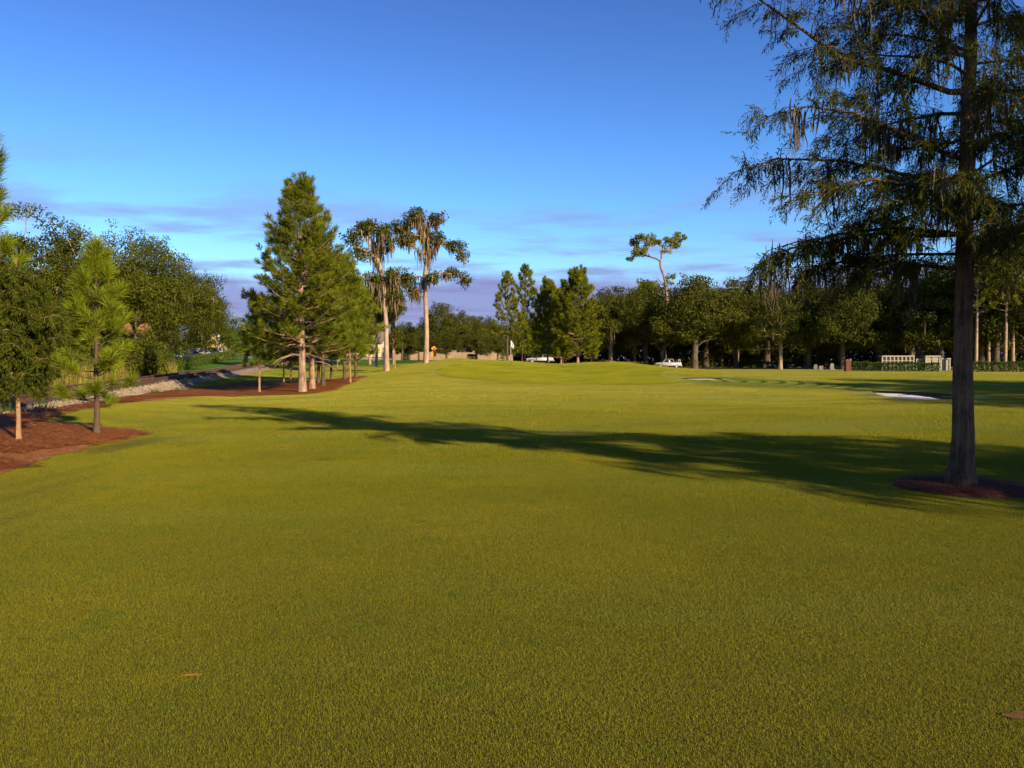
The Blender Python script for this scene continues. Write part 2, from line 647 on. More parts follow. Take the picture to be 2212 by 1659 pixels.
M['barkyoung'] = bark('young_bark', (.20, .11, .055), (.40, .24, .13), 5)
M['white'] = plain('white_paint', (.72, .72, .72), .45, .4, var=.06)
M['cream'] = plain('cream_wall', (.55, .46, .32), .85, .2, var=.1)
M['yellow'] = plain('yellow_wall', (.62, .47, .20), .85, .2, var=.08)
M['beige'] = plain('beige_stucco', (.27, .19, .12), .9, .15, var=.12, scale=1.2)
M['roof'] = plain('grey_roof', (.16, .15, .15), .85, .2, var=.2)
M['brick'] = plain('red_brick', (.12, .045, .03), .9, .15, var=.25, scale=9)
M['grave'] = plain('grave_stone', (.15, .135, .115), .85, .2, var=.2)
M['marble'] = plain('white_marble', (.25, .225, .185), .6, .3, var=.1)
M['shadowgap'] = plain('dark_niche', (.05, .045, .04), .8, .2)
M['glass'] = plain('dark_glass', (.02, .022, .026), .08, .6)
M['tyre'] = plain('tyre', (.02, .02, .02), .9, .2)
M['rim'] = plain('alloy_rim', (.45, .45, .46), .35, .5, .8)
M['carwhite'] = plain('white_car_paint', (.38, .38, .39), .25, .5, var=.03)
M['carnavy'] = plain('navy_car_paint', (.02, .025, .05), .2, .5, var=.05)
M['carsilver'] = plain('silver_car_paint', (.55, .56, .58), .25, .5, .5, .04)
M['carblack'] = plain('black_car_paint', (.012, .012, .014), .2, .5, var=.05)
M['lamp'] = plain('headlamp', (.7, .7, .72), .1, .6)
M['redlens'] = plain('red_lens', (.35, .01, .01), .2, .5)
M['galv'] = plain('galvanised_steel', (.52, .52, .53), .45, .4, .7)
M['black'] = plain('black_metal', (.015, .015, .016), .5, .4)
M['orange'] = plain('orange_sign_face', (.75, .22, .012), .5, .3, var=.04)
M['flag'] = foliage('flag_cloth', (.72, .72, .76), (.78, .78, .80), .25, (1, 1, 1))
M['wood'] = plain('weathered_wood', (.30, .20, .12), .8, .2, var=.2)
m, t, b, o = mat('lit_tail_light')
b.inputs['Base Color'].default_value = (.5, .01, .01, 1)
b.inputs['Emission Color'].default_value = (1, .04, .03, 1)
b.inputs['Emission Strength'].default_value = 1.6
M['taillit'] = m


# ------------------------------------------------------------------ the ground
def inpoly(px, py, poly):
    px = np.asarray(px, float)
    py = np.asarray(py, float)
    ins = np.zeros(px.shape, bool)
    n = len(poly)
    for i in range(n):
        x0, y0 = poly[i]
        x1, y1 = poly[(i + 1) % n]
        c = ((y0 > py) != (y1 > py))
        with np.errstate(divide='ignore', invalid='ignore'):
            xi = (x1 - x0) * (py - y0) / (y1 - y0 if y1 != y0 else 1e-9) + x0
        ins ^= c & (px < xi)
    return ins


def polydist(px, py, poly):
    px = np.asarray(px, float)
    py = np.asarray(py, float)
    d = np.full(px.shape, 1e9)
    n = len(poly)
    for i in range(n):
        a = np.array(poly[i])
        e = np.array(poly[(i + 1) % n]) - a
        tt = np.clip(((px - a[0]) * e[0] + (py - a[1]) * e[1]) / (e @ e + 1e-9), 0, 1)
        d = np.minimum(d, np.hypot(px - a[0] - tt * e[0], py - a[1] - tt * e[1]))
    return d


def smooth_poly(poly, step=.3, it=2, jit=0, seed=1):
    p = np.array(poly, float)
    for _ in range(it):
        nx = np.roll(p, -1, 0)
        p = np.stack([p * .75 + nx * .25, p * .25 + nx * .75], 1).reshape(-1, 2)
    out = []
    for i in range(len(p)):
        a, b2 = p[i], p[(i + 1) % len(p)]
        k = max(1, int(np.linalg.norm(b2 - a) / step))
        for j in range(k):
            out.append(a + (b2 - a) * j / k)
    p = np.array(out)
    if jit:
        rng = np.random.default_rng(seed)
        j = rng.normal(size=p.shape)
        j = (np.roll(j, 1, 0) + 2 * j + np.roll(j, -1, 0)) / 2.4
        p += j * jit
    return [tuple(q) for q in p]


def cdt(polys, pts):
    """polys: closed loops as constraint edges; returns verts, tris"""
    v, e = [], []
    for p in polys:
        b0 = len(v)
        v += [Vector(q) for q in p]
        e += [(b0 + i, b0 + (i + 1) % len(p)) for i in range(len(p))]
    v += [Vector(q) for q in pts]
    r = delaunay_2d_cdt(v, e, [], 0, 1e-5)
    return np.array([tuple(q) for q in r[0]]), np.array([tuple(f) for f in r[2] if len(f) == 3])


def sheet(name, poly, mat_, off, step, rough=0, seed=0, edge_fall=.0):
    p = np.array(poly)
    x0, y0 = p.min(0)
    x1, y1 = p.max(0)
    gx, gy = np.meshgrid(np.arange(x0, x1, step), np.arange(y0, y1, step))
    rng = np.random.default_rng(seed)
    gx = gx.ravel() + rng.uniform(-.3, .3, gx.size) * step
    gy = gy.ravel() + rng.uniform(-.3, .3, gy.size) * step
    k = inpoly(gx, gy, poly) & (polydist(gx, gy, poly) > step * .5)
    v2, f = cdt([poly], np.stack([gx[k], gy[k]], 1))
    c = v2[f].mean(1)
    f = f[inpoly(c[:, 0], c[:, 1], poly)]
    z = H(v2[:, 0], v2[:, 1]) + off
    d = polydist(v2[:, 0], v2[:, 1], poly)
    z += rng.uniform(-1, 1, len(z)) * rough * (d > .02)
    z -= edge_fall * (d < .02)
    return ob(name, mesh_np(name, np.column_stack([v2, z]), f, mat_, True))


bunker = smooth_poly([(15.6, 32.4), (16.3, 36.5), (18.2, 41.8), (19.8, 43.6), (20.7, 41.2), (20.3, 38), (19.7, 35), (18.3, 32.5)], .3, 2)
sm_b = [gp(1488, 817), gp(1500, 821), gp(1525, 822), gp(1545, 818)]
cxb, cyb = np.mean(sm_b, 0)
bunker2 = smooth_poly([(cxb - 1.5, cyb - .2), (cxb - .6, cyb - 1.3), (cxb + .9, cyb - 1.2), (cxb + 1.7, cyb + .2), (cxb + .7, cyb + 1.6), (cxb - .9, cyb + 1.4)], .3, 2)


def inset(poly, d):
    p = np.array(poly)
    tn = np.roll(p, -1, 0) - np.roll(p, 1, 0)
    tn = unit(tn)
    area = .5 * np.sum(p[:, 0] * np.roll(p[:, 1], -1) - np.roll(p[:, 0], -1) * p[:, 1])
    nrm = np.column_stack([-tn[:, 1], tn[:, 0]]) * (1 if area > 0 else -1)
    return [tuple(a) for a in p + nrm * d]


def axis_pts(parts):
    out = []
    for a, b2, s in parts:
        out += list(np.arange(a, b2, s))
    return np.array(out)


ys = axis_pts([(-60, 0, 4), (0, 64, .4), (64, 100, .6), (100, 180, 2), (180, 400, 12), (400, 1200, 80), (1200, 6001, 600)])
xs = axis_pts([(-3000, -600, 300), (-600, -120, 40), (-120, -40, 4), (-40, -24, 1), (-24, 26.4, .4), (26.4, 50, 1), (50, 120, 4), (120, 600, 40), (600, 3001, 300)])
GX, GY = np.meshgrid(xs, ys)
GZ = H(GX, GY)
nyy, nxx = GX.shape
ii, jj = np.meshgrid(np.arange(nyy - 1), np.arange(nxx - 1), indexing='ij')
a0 = ii * nxx + jj
quads = np.stack([a0, a0 + 1, a0 + nxx + 1, a0 + nxx], -1)
keep = np.ones(a0.shape, bool)
gv = [np.column_stack([GX.ravel(), GY.ravel(), GZ.ravel()])]
gt = []
base_n = GX.size
sand_objs = []
for poly, depth, wall, nm, mm in ((bunker, .36, .16, 'sand_bunker', M['sand']), (bunker2, .30, .22, 'sand_bunker', M['sand2'])):
    p = np.array(poly)
    i0, i1 = np.searchsorted(ys, p[:, 1].min() - .8), np.searchsorted(ys, p[:, 1].max() + .8)
    j0, j1 = np.searchsorted(xs, p[:, 0].min() - .8), np.searchsorted(xs, p[:, 0].max() + .8)
    keep[i0:i1, j0:j1] = False
    loop = [(xs[j], ys[i0]) for j in range(j0, j1)] + [(xs[j1], ys[i]) for i in range(i0, i1)] + [(xs[j], ys[i1]) for j in range(j1, j0, -1)] + [(xs[j0], ys[i]) for i in range(i1, i0, -1)]
    inner = inset(poly, wall)
    gx, gy = np.meshgrid(xs[j0 + 1:j1], ys[i0 + 1:i1])
    gx, gy = gx.ravel(), gy.ravel()
    k = (~inpoly(gx, gy, poly)) & (polydist(gx, gy, poly) > .15)
    k2 = inpoly(gx, gy, inner) & (polydist(gx, gy, inner) > .15)
    v2, f = cdt([loop, poly, inner], np.concatenate([np.stack([gx[k], gy[k]], 1), np.stack([gx[k2], gy[k2]], 1)]))
    ins = inpoly(v2[:, 0], v2[:, 1], inset(poly, .02))
    din = polydist(v2[:, 0], v2[:, 1], poly)
    if nm and depth > .33:
        bx = np.interp(v2[:, 1], [32.5, 35, 38, 41.2, 43.6], [18.3, 19.7, 20.3, 20.7, 19.8])
        dep = .04 + .26 * np.exp(-((bx - v2[:, 0]).clip(0) / .9) ** 2) * sm(33.2, 34.5, v2[:, 1])
    else:
        dep = .02 + .20 * sm(.9, -1.2, v2[:, 1] - cyb)
    dro = np.where(ins, dep * np.clip(din / wall, 0, 1), 0)
    z = H(v2[:, 0], v2[:, 1]) - dro + np.where(~ins, .05 * np.exp(-(din / .5) ** 2), 0)
    z += np.where(ins & (din > wall * 1.2), np.random.default_rng(3).normal(size=len(z)) * .012, 0)
    # turf tops level with the surrounding grid along the outer loop
    c = v2[f].mean(1)
    sandf = inpoly(c[:, 0], c[:, 1], inner)
    gv.append(np.column_stack([v2, z]))
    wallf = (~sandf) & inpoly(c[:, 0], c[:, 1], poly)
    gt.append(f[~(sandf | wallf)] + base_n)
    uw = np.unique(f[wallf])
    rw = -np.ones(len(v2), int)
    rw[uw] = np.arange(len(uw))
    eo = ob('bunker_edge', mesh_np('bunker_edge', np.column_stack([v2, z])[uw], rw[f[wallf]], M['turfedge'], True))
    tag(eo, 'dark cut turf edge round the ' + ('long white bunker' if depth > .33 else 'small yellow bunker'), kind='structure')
    base_n += len(v2)
    used = np.unique(f[sandf])
    rem = -np.ones(len(v2), int)
    rem[used] = np.arange(len(used))
    so = ob(nm, mesh_np(nm, np.column_stack([v2, z])[used], rem[f[sandf]], mm, True))
    so['kind'] = 'structure'
    sand_objs.append(so)
sand_objs[0]['label'] = 'long white sand bunker beyond the foreground tree trunk'
sand_objs[1]['label'] = 'small yellow sand bunker at the far edge of the putting green'
V = np.concatenate(gv)
lawn = sm(-11.5, -14.5, V[:, 0] + (V[:, 1] - 70) * -.06) * sm(50, 56, V[:, 1])
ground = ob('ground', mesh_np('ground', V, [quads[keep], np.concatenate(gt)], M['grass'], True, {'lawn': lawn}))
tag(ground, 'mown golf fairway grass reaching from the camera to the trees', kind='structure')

gpx = [(870, 800), (920, 808), (960, 816), (1010, 824), (1080, 829), (1180, 832), (1300, 834), (1400, 835), (1480, 832), (1500, 822), (1490, 812), (1470, 804), (1440, 798)]
gpoly = [gp(u, v) for u, v in gpx] + [(16, 84), (8, 87), (0, 87), (-5, 84), (-7, 78)]
gpoly = [(-6.2, 66), (-5.5, 60), (-2.5, 55), (1, 52), (5, 50.5), (9.5, 50), (11.3, 51.5), (11.2, 55), (10.9, 60), (12, 66), (14.5, 72), (16, 79), (13, 85), (6, 88), (0, 87), (-4, 83), (-6, 75)]
gpoly = smooth_poly(gpoly, .5, 3)
gr = sheet('putting_green', gpoly, M['green'], .012, .6)
tag(gr, 'closely mown yellow green putting surface round the flag', kind='structure')

bedpx = [(-90, 1062), (0, 1025), (60, 1008), (110, 990), (200, 965), (290, 945), (333, 937), (300, 930), (250, 929), (200, 928), (130, 915), (84, 908), (130, 897), (200, 884), (300, 868), (390, 861), (480, 857), (600, 853), (690, 852), (722, 845), (738, 837), (770, 823), (802, 811),
         (738, 817), (690, 823), (608, 826), (531, 826), (472, 834), (400, 842), (300, 852), (200, 866), (100, 882), (0, 900), (-90, 915)]
bed = [gp(u, v) for u, v in bedpx]
bed = smooth_poly(bed, .22, 1, .05)
tag(sheet('mulch_bed', bed, M['mulch'], .035, .3, .02, 1, .02), 'red pine straw bed curving beside the railway under the pines', kind='structure')
ring = [(5.62 + .80 * math.cos(a) * (1 + .05 * math.sin(3 * a)), 10.12 + .74 * math.sin(a)) for a in np.linspace(0, 2 * math.pi, 60, endpoint=False)]
tag(sheet('mulch_ring', ring, M['dark_mulch'], .04, .1, .014, 2, .03), 'dark brown mulch ring round the foot of the mossy foreground tree', kind='structure')
ooak = gp(1500, 799)
OAK0 = (37.0, 166.0)
tag(sheet('mulch_patch', smooth_poly([(OAK0[0] + a * 5.5 * math.cos(tq), OAK0[1] - 3 + 4 * math.sin(tq)) for tq, a in zip(np.linspace(0, 2 * math.pi, 12, endpoint=False), [1, .9, 1.1, 1] * 3)], 1, 1), M['mulch'], .06, 1.5), 'red mulch patch at the foot of the multi-trunk oak', kind='structure')

dv = gp(2197, 1547)
tag(sheet('divot', smooth_poly([(dv[0] - .10, dv[1] - .0), (dv[0] - .02, dv[1] - .055), (dv[0] + .16, dv[1] - .06), (dv[0] + .2, dv[1] + .02), (dv[0] + .05, dv[1] + .05)], .02, 1, .006), M['dirt'], .008, .02, .007, 3), 'bare brown divot in the near grass at the picture edge', kind='structure')

# far road and crossing road
tq = at(560, 777, 128)


def strip(name, pts, wid, mat_, off, label):
    p = np.array(pts, float)
    tn = unit(np.gradient(p, axis=0))
    nr = np.column_stack([-tn[:, 1], tn[:, 0]])
    rows = [p + nr * k for k in np.linspace(-wid / 2, wid / 2, 5)]
    v2 = np.stack(rows, 1).reshape(-1, 2)
    z = H(v2[:, 0], v2[:, 1]) + off
    n = 5
    i = np.arange(len(p) - 1)[:, None] * n
    j = np.arange(n - 1)[None]
    f = np.stack([i + j, i + j + 1, i + n + j + 1, i + n + j], -1).reshape(-1, 4)
    o = ob(name, mesh_np(name, np.column_stack([v2, z]), f, mat_, True))
    return tag(o, label, kind='structure')


strip('road', [(x, 134 - .04 * x) for x in np.arange(-140, -2, 2)] + [(x, 134 + .35 * (x + 2) ** 1.0 * .6) for x in np.arange(-1, 30, 2)], 7, M['asphalt'], .03, 'grey asphalt road over the level crossing beyond the pines')
strip('cemetery_road', [(x, 178 - .22 * (x - 20)) for x in np.arange(8, 190, 3)], 6, M['asphalt'], .05, 'shaded asphalt lane under the oaks at the far fairway edge')


# ------------------------------------------------------------------ grass, straw and stones (uncountable stuff)
def gn_instances(name, pts, rots, scl, src, label):
    me = bpy.data.meshes.new(name)
    me.vertices.add(len(pts))
    me.vertices.foreach_set('co', np.asarray(pts, np.float32).ravel())
    a = me.attributes.new('rot', 'FLOAT_VECTOR', 'POINT')
    a.data.foreach_set('vector', np.asarray(rots, np.float32).ravel())
    a = me.attributes.new('scl', 'FLOAT', 'POINT')
    a.data.foreach_set('value', np.asarray(scl, np.float32))
    o = ob(name, me)
    g = bpy.data.node_groups.new(name, 'GeometryNodeTree')
    g.interface.new_socket('Geometry', in_out='INPUT', socket_type='NodeSocketGeometry')
    g.interface.new_socket('Geometry', in_out='OUTPUT', socket_type='NodeSocketGeometry')
    gi, go = g.nodes.new('NodeGroupInput'), g.nodes.new('NodeGroupOutput')
    io = g.nodes.new('GeometryNodeInstanceOnPoints')
    oi = g.nodes.new('GeometryNodeObjectInfo')
    oi.inputs['Object'].default_value = src
    oi.inputs['As Instance'].default_value = True
    na = g.nodes.new('GeometryNodeInputNamedAttribute')
    na.data_type = 'FLOAT_VECTOR'
    na.inputs[0].default_value = 'rot'
    nb = g.nodes.new('GeometryNodeInputNamedAttribute')
    nb.data_type = 'FLOAT'
    nb.inputs[0].default_value = 'scl'
    er = g.nodes.new('FunctionNodeEulerToRotation')
    g.links.new(na.outputs[0], er.inputs[0])
    g.links.new(gi.outputs[0], io.inputs['Points'])
    g.links.new(oi.outputs['Geometry'], io.inputs['Instance'])
    g.links.new(er.outputs[0], io.inputs['Rotation'])
    g.links.new(nb.outputs[0], io.inputs['Scale'])
    g.links.new(io.outputs[0], go.inputs[0])
    md = o.modifiers.new('scatter', 'NODES')
    md.node_group = g
    tag(o, label, kind='stuff')
    return o


def blade_patch(name, size, n, hgt, wid, seed, lean=.5, matl=None):
    rng = np.random.default_rng(seed)
    xy = np.clip(rng.normal(0, size * .52, (n, 2)), -size * 1.6, size * 1.6)
    az = rng.uniform(0, 2 * np.pi, n)
    dx, dy = np.cos(az), np.sin(az)
    h = hgt * rng.uniform(.45, 1.15, n)
    ln = h * rng.uniform(.1, lean * 2, n)
    la = rng.uniform(0, 2 * np.pi, n)
    w2 = wid * rng.uniform(.6, 1.2, n) / 2
    v = np.zeros((n, 3, 3))
    v[:, 0, 0], v[:, 0, 1] = xy[:, 0] - dx * w2, xy[:, 1] - dy * w2
    v[:, 1, 0], v[:, 1, 1] = xy[:, 0] + dx * w2, xy[:, 1] + dy * w2
    v[:, 2, 0], v[:, 2, 1], v[:, 2, 2] = xy[:, 0] + np.cos(la) * ln, xy[:, 1] + np.sin(la) * ln, h
    v[:, :2, 2] = -.004
    tint_ = np.repeat(np.clip(rng.normal(.5, .25, n), 0, 1), 3)
    return bpy.data.objects.new(name, mesh_np(name, v.reshape(-1, 3), np.arange(n * 3).reshape(-1, 3), matl or M['blade'], False, {'tint': tint_}))


def rot_on_ground(x, y, rng):
    e = .4
    nx = -(H(x + e, y) - H(x - e, y)) / (2 * e)
    ny = -(H(x, y + e) - H(x, y - e)) / (2 * e)
    spin = rng.uniform(0, 6.283, len(x))
    out = []
    for a, b2, s in zip(nx, ny, spin):
        nrm = Vector((a, b2, 1)).normalized()
        q = Vector((0, 0, 1)).rotation_difference(nrm)
        out.append(tuple((q.to_matrix() @ Matrix.Rotation(s, 3, 'Z')).to_euler()))
    return out


p_near = blade_patch('grass_near_source', .6, 12000, .013, .0030, 1)
p_mid = blade_patch('grass_mid_source', 1.2, 9000, .016, .0075, 2)
p_far = blade_patch('grass_far_source', 2.4, 5200, .024, .018, 3)
rng0 = np.random.default_rng(5)


def field(step, y0, y1, margin, want):
    gx, gy = np.meshgrid(np.arange(-75, 75, step), np.arange(y0, y1, step))
    gx, gy = gx.ravel(), gy.ravel()
    k = (np.abs(gx) < gy * .66 + 2.5)
    gx, gy = gx[k], gy[k]
    dg = np.minimum(polydist(gx, gy, gpoly), np.minimum(polydist(gx, gy, bunker), polydist(gx, gy, bunker2)))
    dg = np.where(inpoly(gx, gy, gpoly) | inpoly(gx, gy, bunker) | inpoly(gx, gy, bunker2), -dg, dg)
    q = gx * .9666 + gy * .2562
    k = want(gx, gy, dg) & (q > -5.9)
    return gx[k], gy[k]


sets = []
rngl = np.random.default_rng(12)
gx, gy = field(.6, 2.4, 20, 0, lambda x, y, d: rngl.random(x.shape) < sm(19, 12, y))
sets.append(('fairway_grass', gx, gy, p_near, 'short mown grass blades of the near fairway'))
gx, gy = field(1.2, 10.2, 110, 0, lambda x, y, d: (d > .8) & ((rngl.random(x.shape) < sm(38, 26, y)) | (d < 4.2)) & (y < 100) & (rngl.random(x.shape) < .25 + .75 * sm(10, 17, y)))
sets.append(('fairway_grass', gx, gy, p_mid, 'short mown grass blades of the middle fairway'))
gx, gy = field(2.4, 23, 104, 0, lambda x, y, d: (d > 4.0) & (rngl.random(x.shape) < .2 + .8 * sm(23, 34, y)))
sets.append(('fairway_grass', gx, gy, p_far, 'short mown grass blades of the far fairway'))
for nm, gx, gy, src, lab in sets:
    n = len(gx)
    gn_instances(nm, np.column_stack([gx, gy, H(gx, gy)]), rot_on_ground(gx, gy, rng0), np.full(n, 1.0) * rng0.uniform(.97, 1.08, n), src, lab)


p_green = blade_patch('green_turf_source', 1.2, 5200, .012, .010, 6, matl=M['greenblade'])
gx2, gy2 = np.meshgrid(np.arange(-10, 20, 1.2), np.arange(48, 92, 1.2))
gx2, gy2 = gx2.ravel(), gy2.ravel()
k = inpoly(gx2, gy2, gpoly) & (polydist(gx2, gy2, gpoly) > .6)
gx, gy = gx2[k], gy2[k]
gn_instances('green_turf', np.column_stack([gx, gy, H(gx, gy) + .012]), rot_on_ground(gx, gy, rng0), np.ones(len(gx)), p_green, 'very short turf blades of the putting green')


def straw_patch(name, size, n, ln, wid, seed, mat_):
    rng = np.random.default_rng(seed)
    p = np.column_stack([rng.uniform(-size / 2, size / 2, (n, 2)), rng.uniform(.002, .03, n)])
    az = rng.uniform(0, 2 * np.pi, n)
    d = np.column_stack([np.cos(az), np.sin(az), rng.normal(0, .15, n)]) * (ln * rng.uniform(.5, 1.2, n))[:, None]
    s = np.column_stack([-np.sin(az), np.cos(az), np.zeros(n)]) * wid
    bend = s * rng.normal(0, 4, n)[:, None] + np.array([0, 0, .012])
    v = np.stack([p - d / 2, p + bend - s / 2, p + bend + s / 2, p + d / 2], 1)
    f = np.array([[0, 1, 2], [1, 3, 2]])
    ff = (f[None] + (np.arange(n) * 4)[:, None, None]).reshape(-1, 3)
    return bpy.data.objects.new(name, mesh_np(name, v.reshape(-1, 3), ff, mat_, False, {'tint': np.repeat(np.clip(rng.normal(.4, .28, n), 0, 1), 4)}))


p_straw = straw_patch('straw_source', 1.0, 1500, .18, .008, 4, M['straw'])
bp = np.array(bed)
gx, gy = np.meshgrid(np.arange(bp[:, 0].min(), bp[:, 0].max(), .8), np.arange(bp[:, 1].min(), 70, .8))
gx, gy = gx.ravel(), gy.ravel()
k = inpoly(gx, gy, bed) & (polydist(gx, gy, bed) > .30) & (np.abs(gx) < gy * .70 + 2)
gx, gy = gx[k], gy[k]
gn_instances('pine_straw', np.column_stack([gx, gy, H(gx, gy) + .045]), rot_on_ground(gx, gy, rng0), np.ones(len(gx)), p_straw, 'loose fallen pine needles lying on the red bed')

p_chip = straw_patch('chip_source', .5, 420, .05, .011, 14, M['chip'])
gx = np.concatenate([5.62 + r_ * np.cos(np.linspace(0, 6.283, k_, endpoint=False)) for r_, k_ in ((.2, 4), (.42, 8), (.60, 14))])
gy = np.concatenate([10.12 + r_ * .92 * np.sin(np.linspace(0, 6.283, k_, endpoint=False)) for r_, k_ in ((.2, 4), (.42, 8), (.60, 14))])
gn_instances('wood_chips', np.column_stack([gx, gy, H(gx, gy) + .045]), rot_on_ground(gx, gy, rng0), np.full(len(gx), .8), p_chip, 'dark wood chips of the mulch ring under the foreground tree')

# ------------------------------------------------------------------ railway
TX, TY = -.2562, .9666          # along the track
NX, NY = .9666, .2562           # to its right


def tz(s):
    return 1.50 * sm(70, 128, np.asarray(s, float) * .9666 - 2.2) + .1 * sm(60, 80, s)


def tp(q, s):
    q = q + CURV(s)
    return (q * NX + s * TX, q * NY + s * TY)


ss = np.concatenate([np.arange(-20, 70, .5), np.arange(70, 170, 1.5)])
prof = [(-5.9, -.22, 1), (-6.6, .02, .9), (-6.95, .20, .35), (-7.2, .255, 0), (-8.5, .27, 0), (-9.7, .26, 0), (-10.1, .22, .3), (-10.8, .0, .9), (-11.3, -.2, 1)]
rows = []
rngb = np.random.default_rng(9)
for q, z, g in prof:
    qq = q + rngb.normal(0, .025, len(ss)) * (g > 0) + CURV(ss)
    x = qq * NX + ss * TX
    y = qq * NY + ss * TY
    hz = H(x, y)
    top = z + tz(ss)
    zz = np.where(g >= 1, hz - .06, (hz + .03 + (z - 0) * 0) * g * (1 if g > .8 else 0) + (top) * (1 - g) + (hz + .03) * (g if g <= .8 else 0) if g < .9 else np.maximum(hz + .02, hz + .05))
    rows.append(np.column_stack([x, y, zz + rngb.normal(0, .006, len(ss))]))
BV = np.stack(rows, 1)
n = len(prof)
i = np.arange(len(ss) - 1)[:, None] * n
j = np.arange(n - 1)[None]
bf = np.stack([i + j, i + j + 1, i + n + j + 1, i + n + j], -1).reshape(-1, 4)
tag(ob('ballast_bed', mesh_np('ballast_bed', BV.reshape(-1, 3), bf, M['ballast'], True)), 'grey stone ballast bank carrying the railway track', kind='structure')

track = tag(ob('railway_track', None), 'single railway track with rusty rails running away along the left side', 'railway track')
rs = np.arange(-15, 165, 1.5)
for q in (-7.78, -9.22):
    mb, mt = MB(), MB()
    secs = []
    for s in rs:
        x, y = tp(q, s)
        z = .36 + float(tz(s))
        pr = [(-.07, 0), (-.07, .02), (-.014, .04), (-.014, .135), (-.037, .148), (-.037, .178), (.037, .178), (.037, .148), (.014, .135), (.014, .04), (.07, .02), (.07, 0)]
        secs += [(x + a * NX, y + a * NY, z + b2) for a, b2 in pr]
    m_ = 12
    f = [(k * m_ + a, k * m_ + (a + 1) % m_, (k + 1) * m_ + (a + 1) % m_, (k + 1) * m_ + a) for k in range(len(rs) - 1) for a in range(m_)]
    mb.add(secs, f)
    r_ = mb.build('rail', M['rail'], track)
    tv_ = []
    for s in rs:
        x, y = tp(q, s)
        z = .36 + float(tz(s)) + .1795
        tv_ += [(x - .03 * NX, y - .03 * NY, z), (x + .03 * NX, y + .03 * NY, z)]
    mt.add(tv_, [(2 * k, 2 * k + 1, 2 * k + 3, 2 * k + 2) for k in range(len(rs) - 1)])
    mt.build('running_surface', M['railtop'], r_)
mb = MB()
mb.box(-1.28, 1.28, -.11, .11, -.12, .045)
tie_me = mb.mesh('tie', M['tie'], .012)
for kk, s in enumerate(np.arange(8, 128, .5)):
    x, y = tp(-8.5 + random.uniform(-.04, .04), s)
    ob('tie', tie_me, track, (x, y, .312 + float(tz(s))), math.atan2(NY, NX) - math.atan(.0048 * max(0, s - 60)) + random.uniform(-.02, .02))


def stone_patch(name, size, n, seed):
    rng = np.random.default_rng(seed)
    bm = bmesh.new()
    bmesh.ops.create_icosphere(bm, subdivisions=1, radius=1)
    tv = np.array([v.co[:] for v in bm.verts])
    tf = np.array([[v.index for v in f.verts] for f in bm.faces])
    bm.free()
    pos = np.column_stack([rng.uniform(-size / 2, size / 2, (n, 2)), rng.uniform(-.005, .03, n)])
    X, Y, Z = frames(rng.normal(size=(n, 3)), rng)
    s = rng.uniform(.016, .036, n)
    v, f = scatter(tv * np.array([1.25, .9, .7]), tf, pos, X, Y, Z, s)
    v += rng.normal(0, .003, v.shape)
    return bpy.data.objects.new(name, mesh_np(name, v, f, M['stone'], False, {'tint': np.repeat(rng.uniform(0, 1, n), len(tv))}))


p_st = stone_patch('stone_source', .5, 190, 8)
pts, rt = [], []
for s in np.arange(10, 62, .45):
    for a in range(n - 1):
        q0, q1 = prof[a][0], prof[a + 1][0]
        kq = max(1, int(abs(q1 - q0) / .45))
        for j2 in range(kq):
            qf = (j2 + .5) / kq
            si = min(np.searchsorted(ss, s), len(ss) - 2)
            p0, p1 = BV[si, a], BV[si, a + 1]
            p2 = BV[si + 1, a]
            p = p0 * (1 - qf) + p1 * qf
            if prof[a][0] < -7.4 or (p[2] < H(p[0], p[1]) - .0):
                continue
            nr = np.cross(p2 - p0, p1 - p0)
            nr = nr if nr[2] > 0 else -nr
            pts.append(p)
            qd = Vector((0, 0, 1)).rotation_difference(Vector(nr).normalized())
            rt.append(tuple((qd.to_matrix() @ Matrix.Rotation(random.uniform(0, 6.28), 3, 'Z')).to_euler()))
gn_instances('gravel', np.array(pts), rt, np.ones(len(pts)), p_st, 'loose crushed stones of the railway ballast')


# ------------------------------------------------------------------ tree builders
LEAF_V = np.array([[0, 0, 0], [-.30, .45, .06], [0, 1, 0], [.30, .45, .06]], float)
LEAF_F = np.array([[0, 3, 2, 1]])


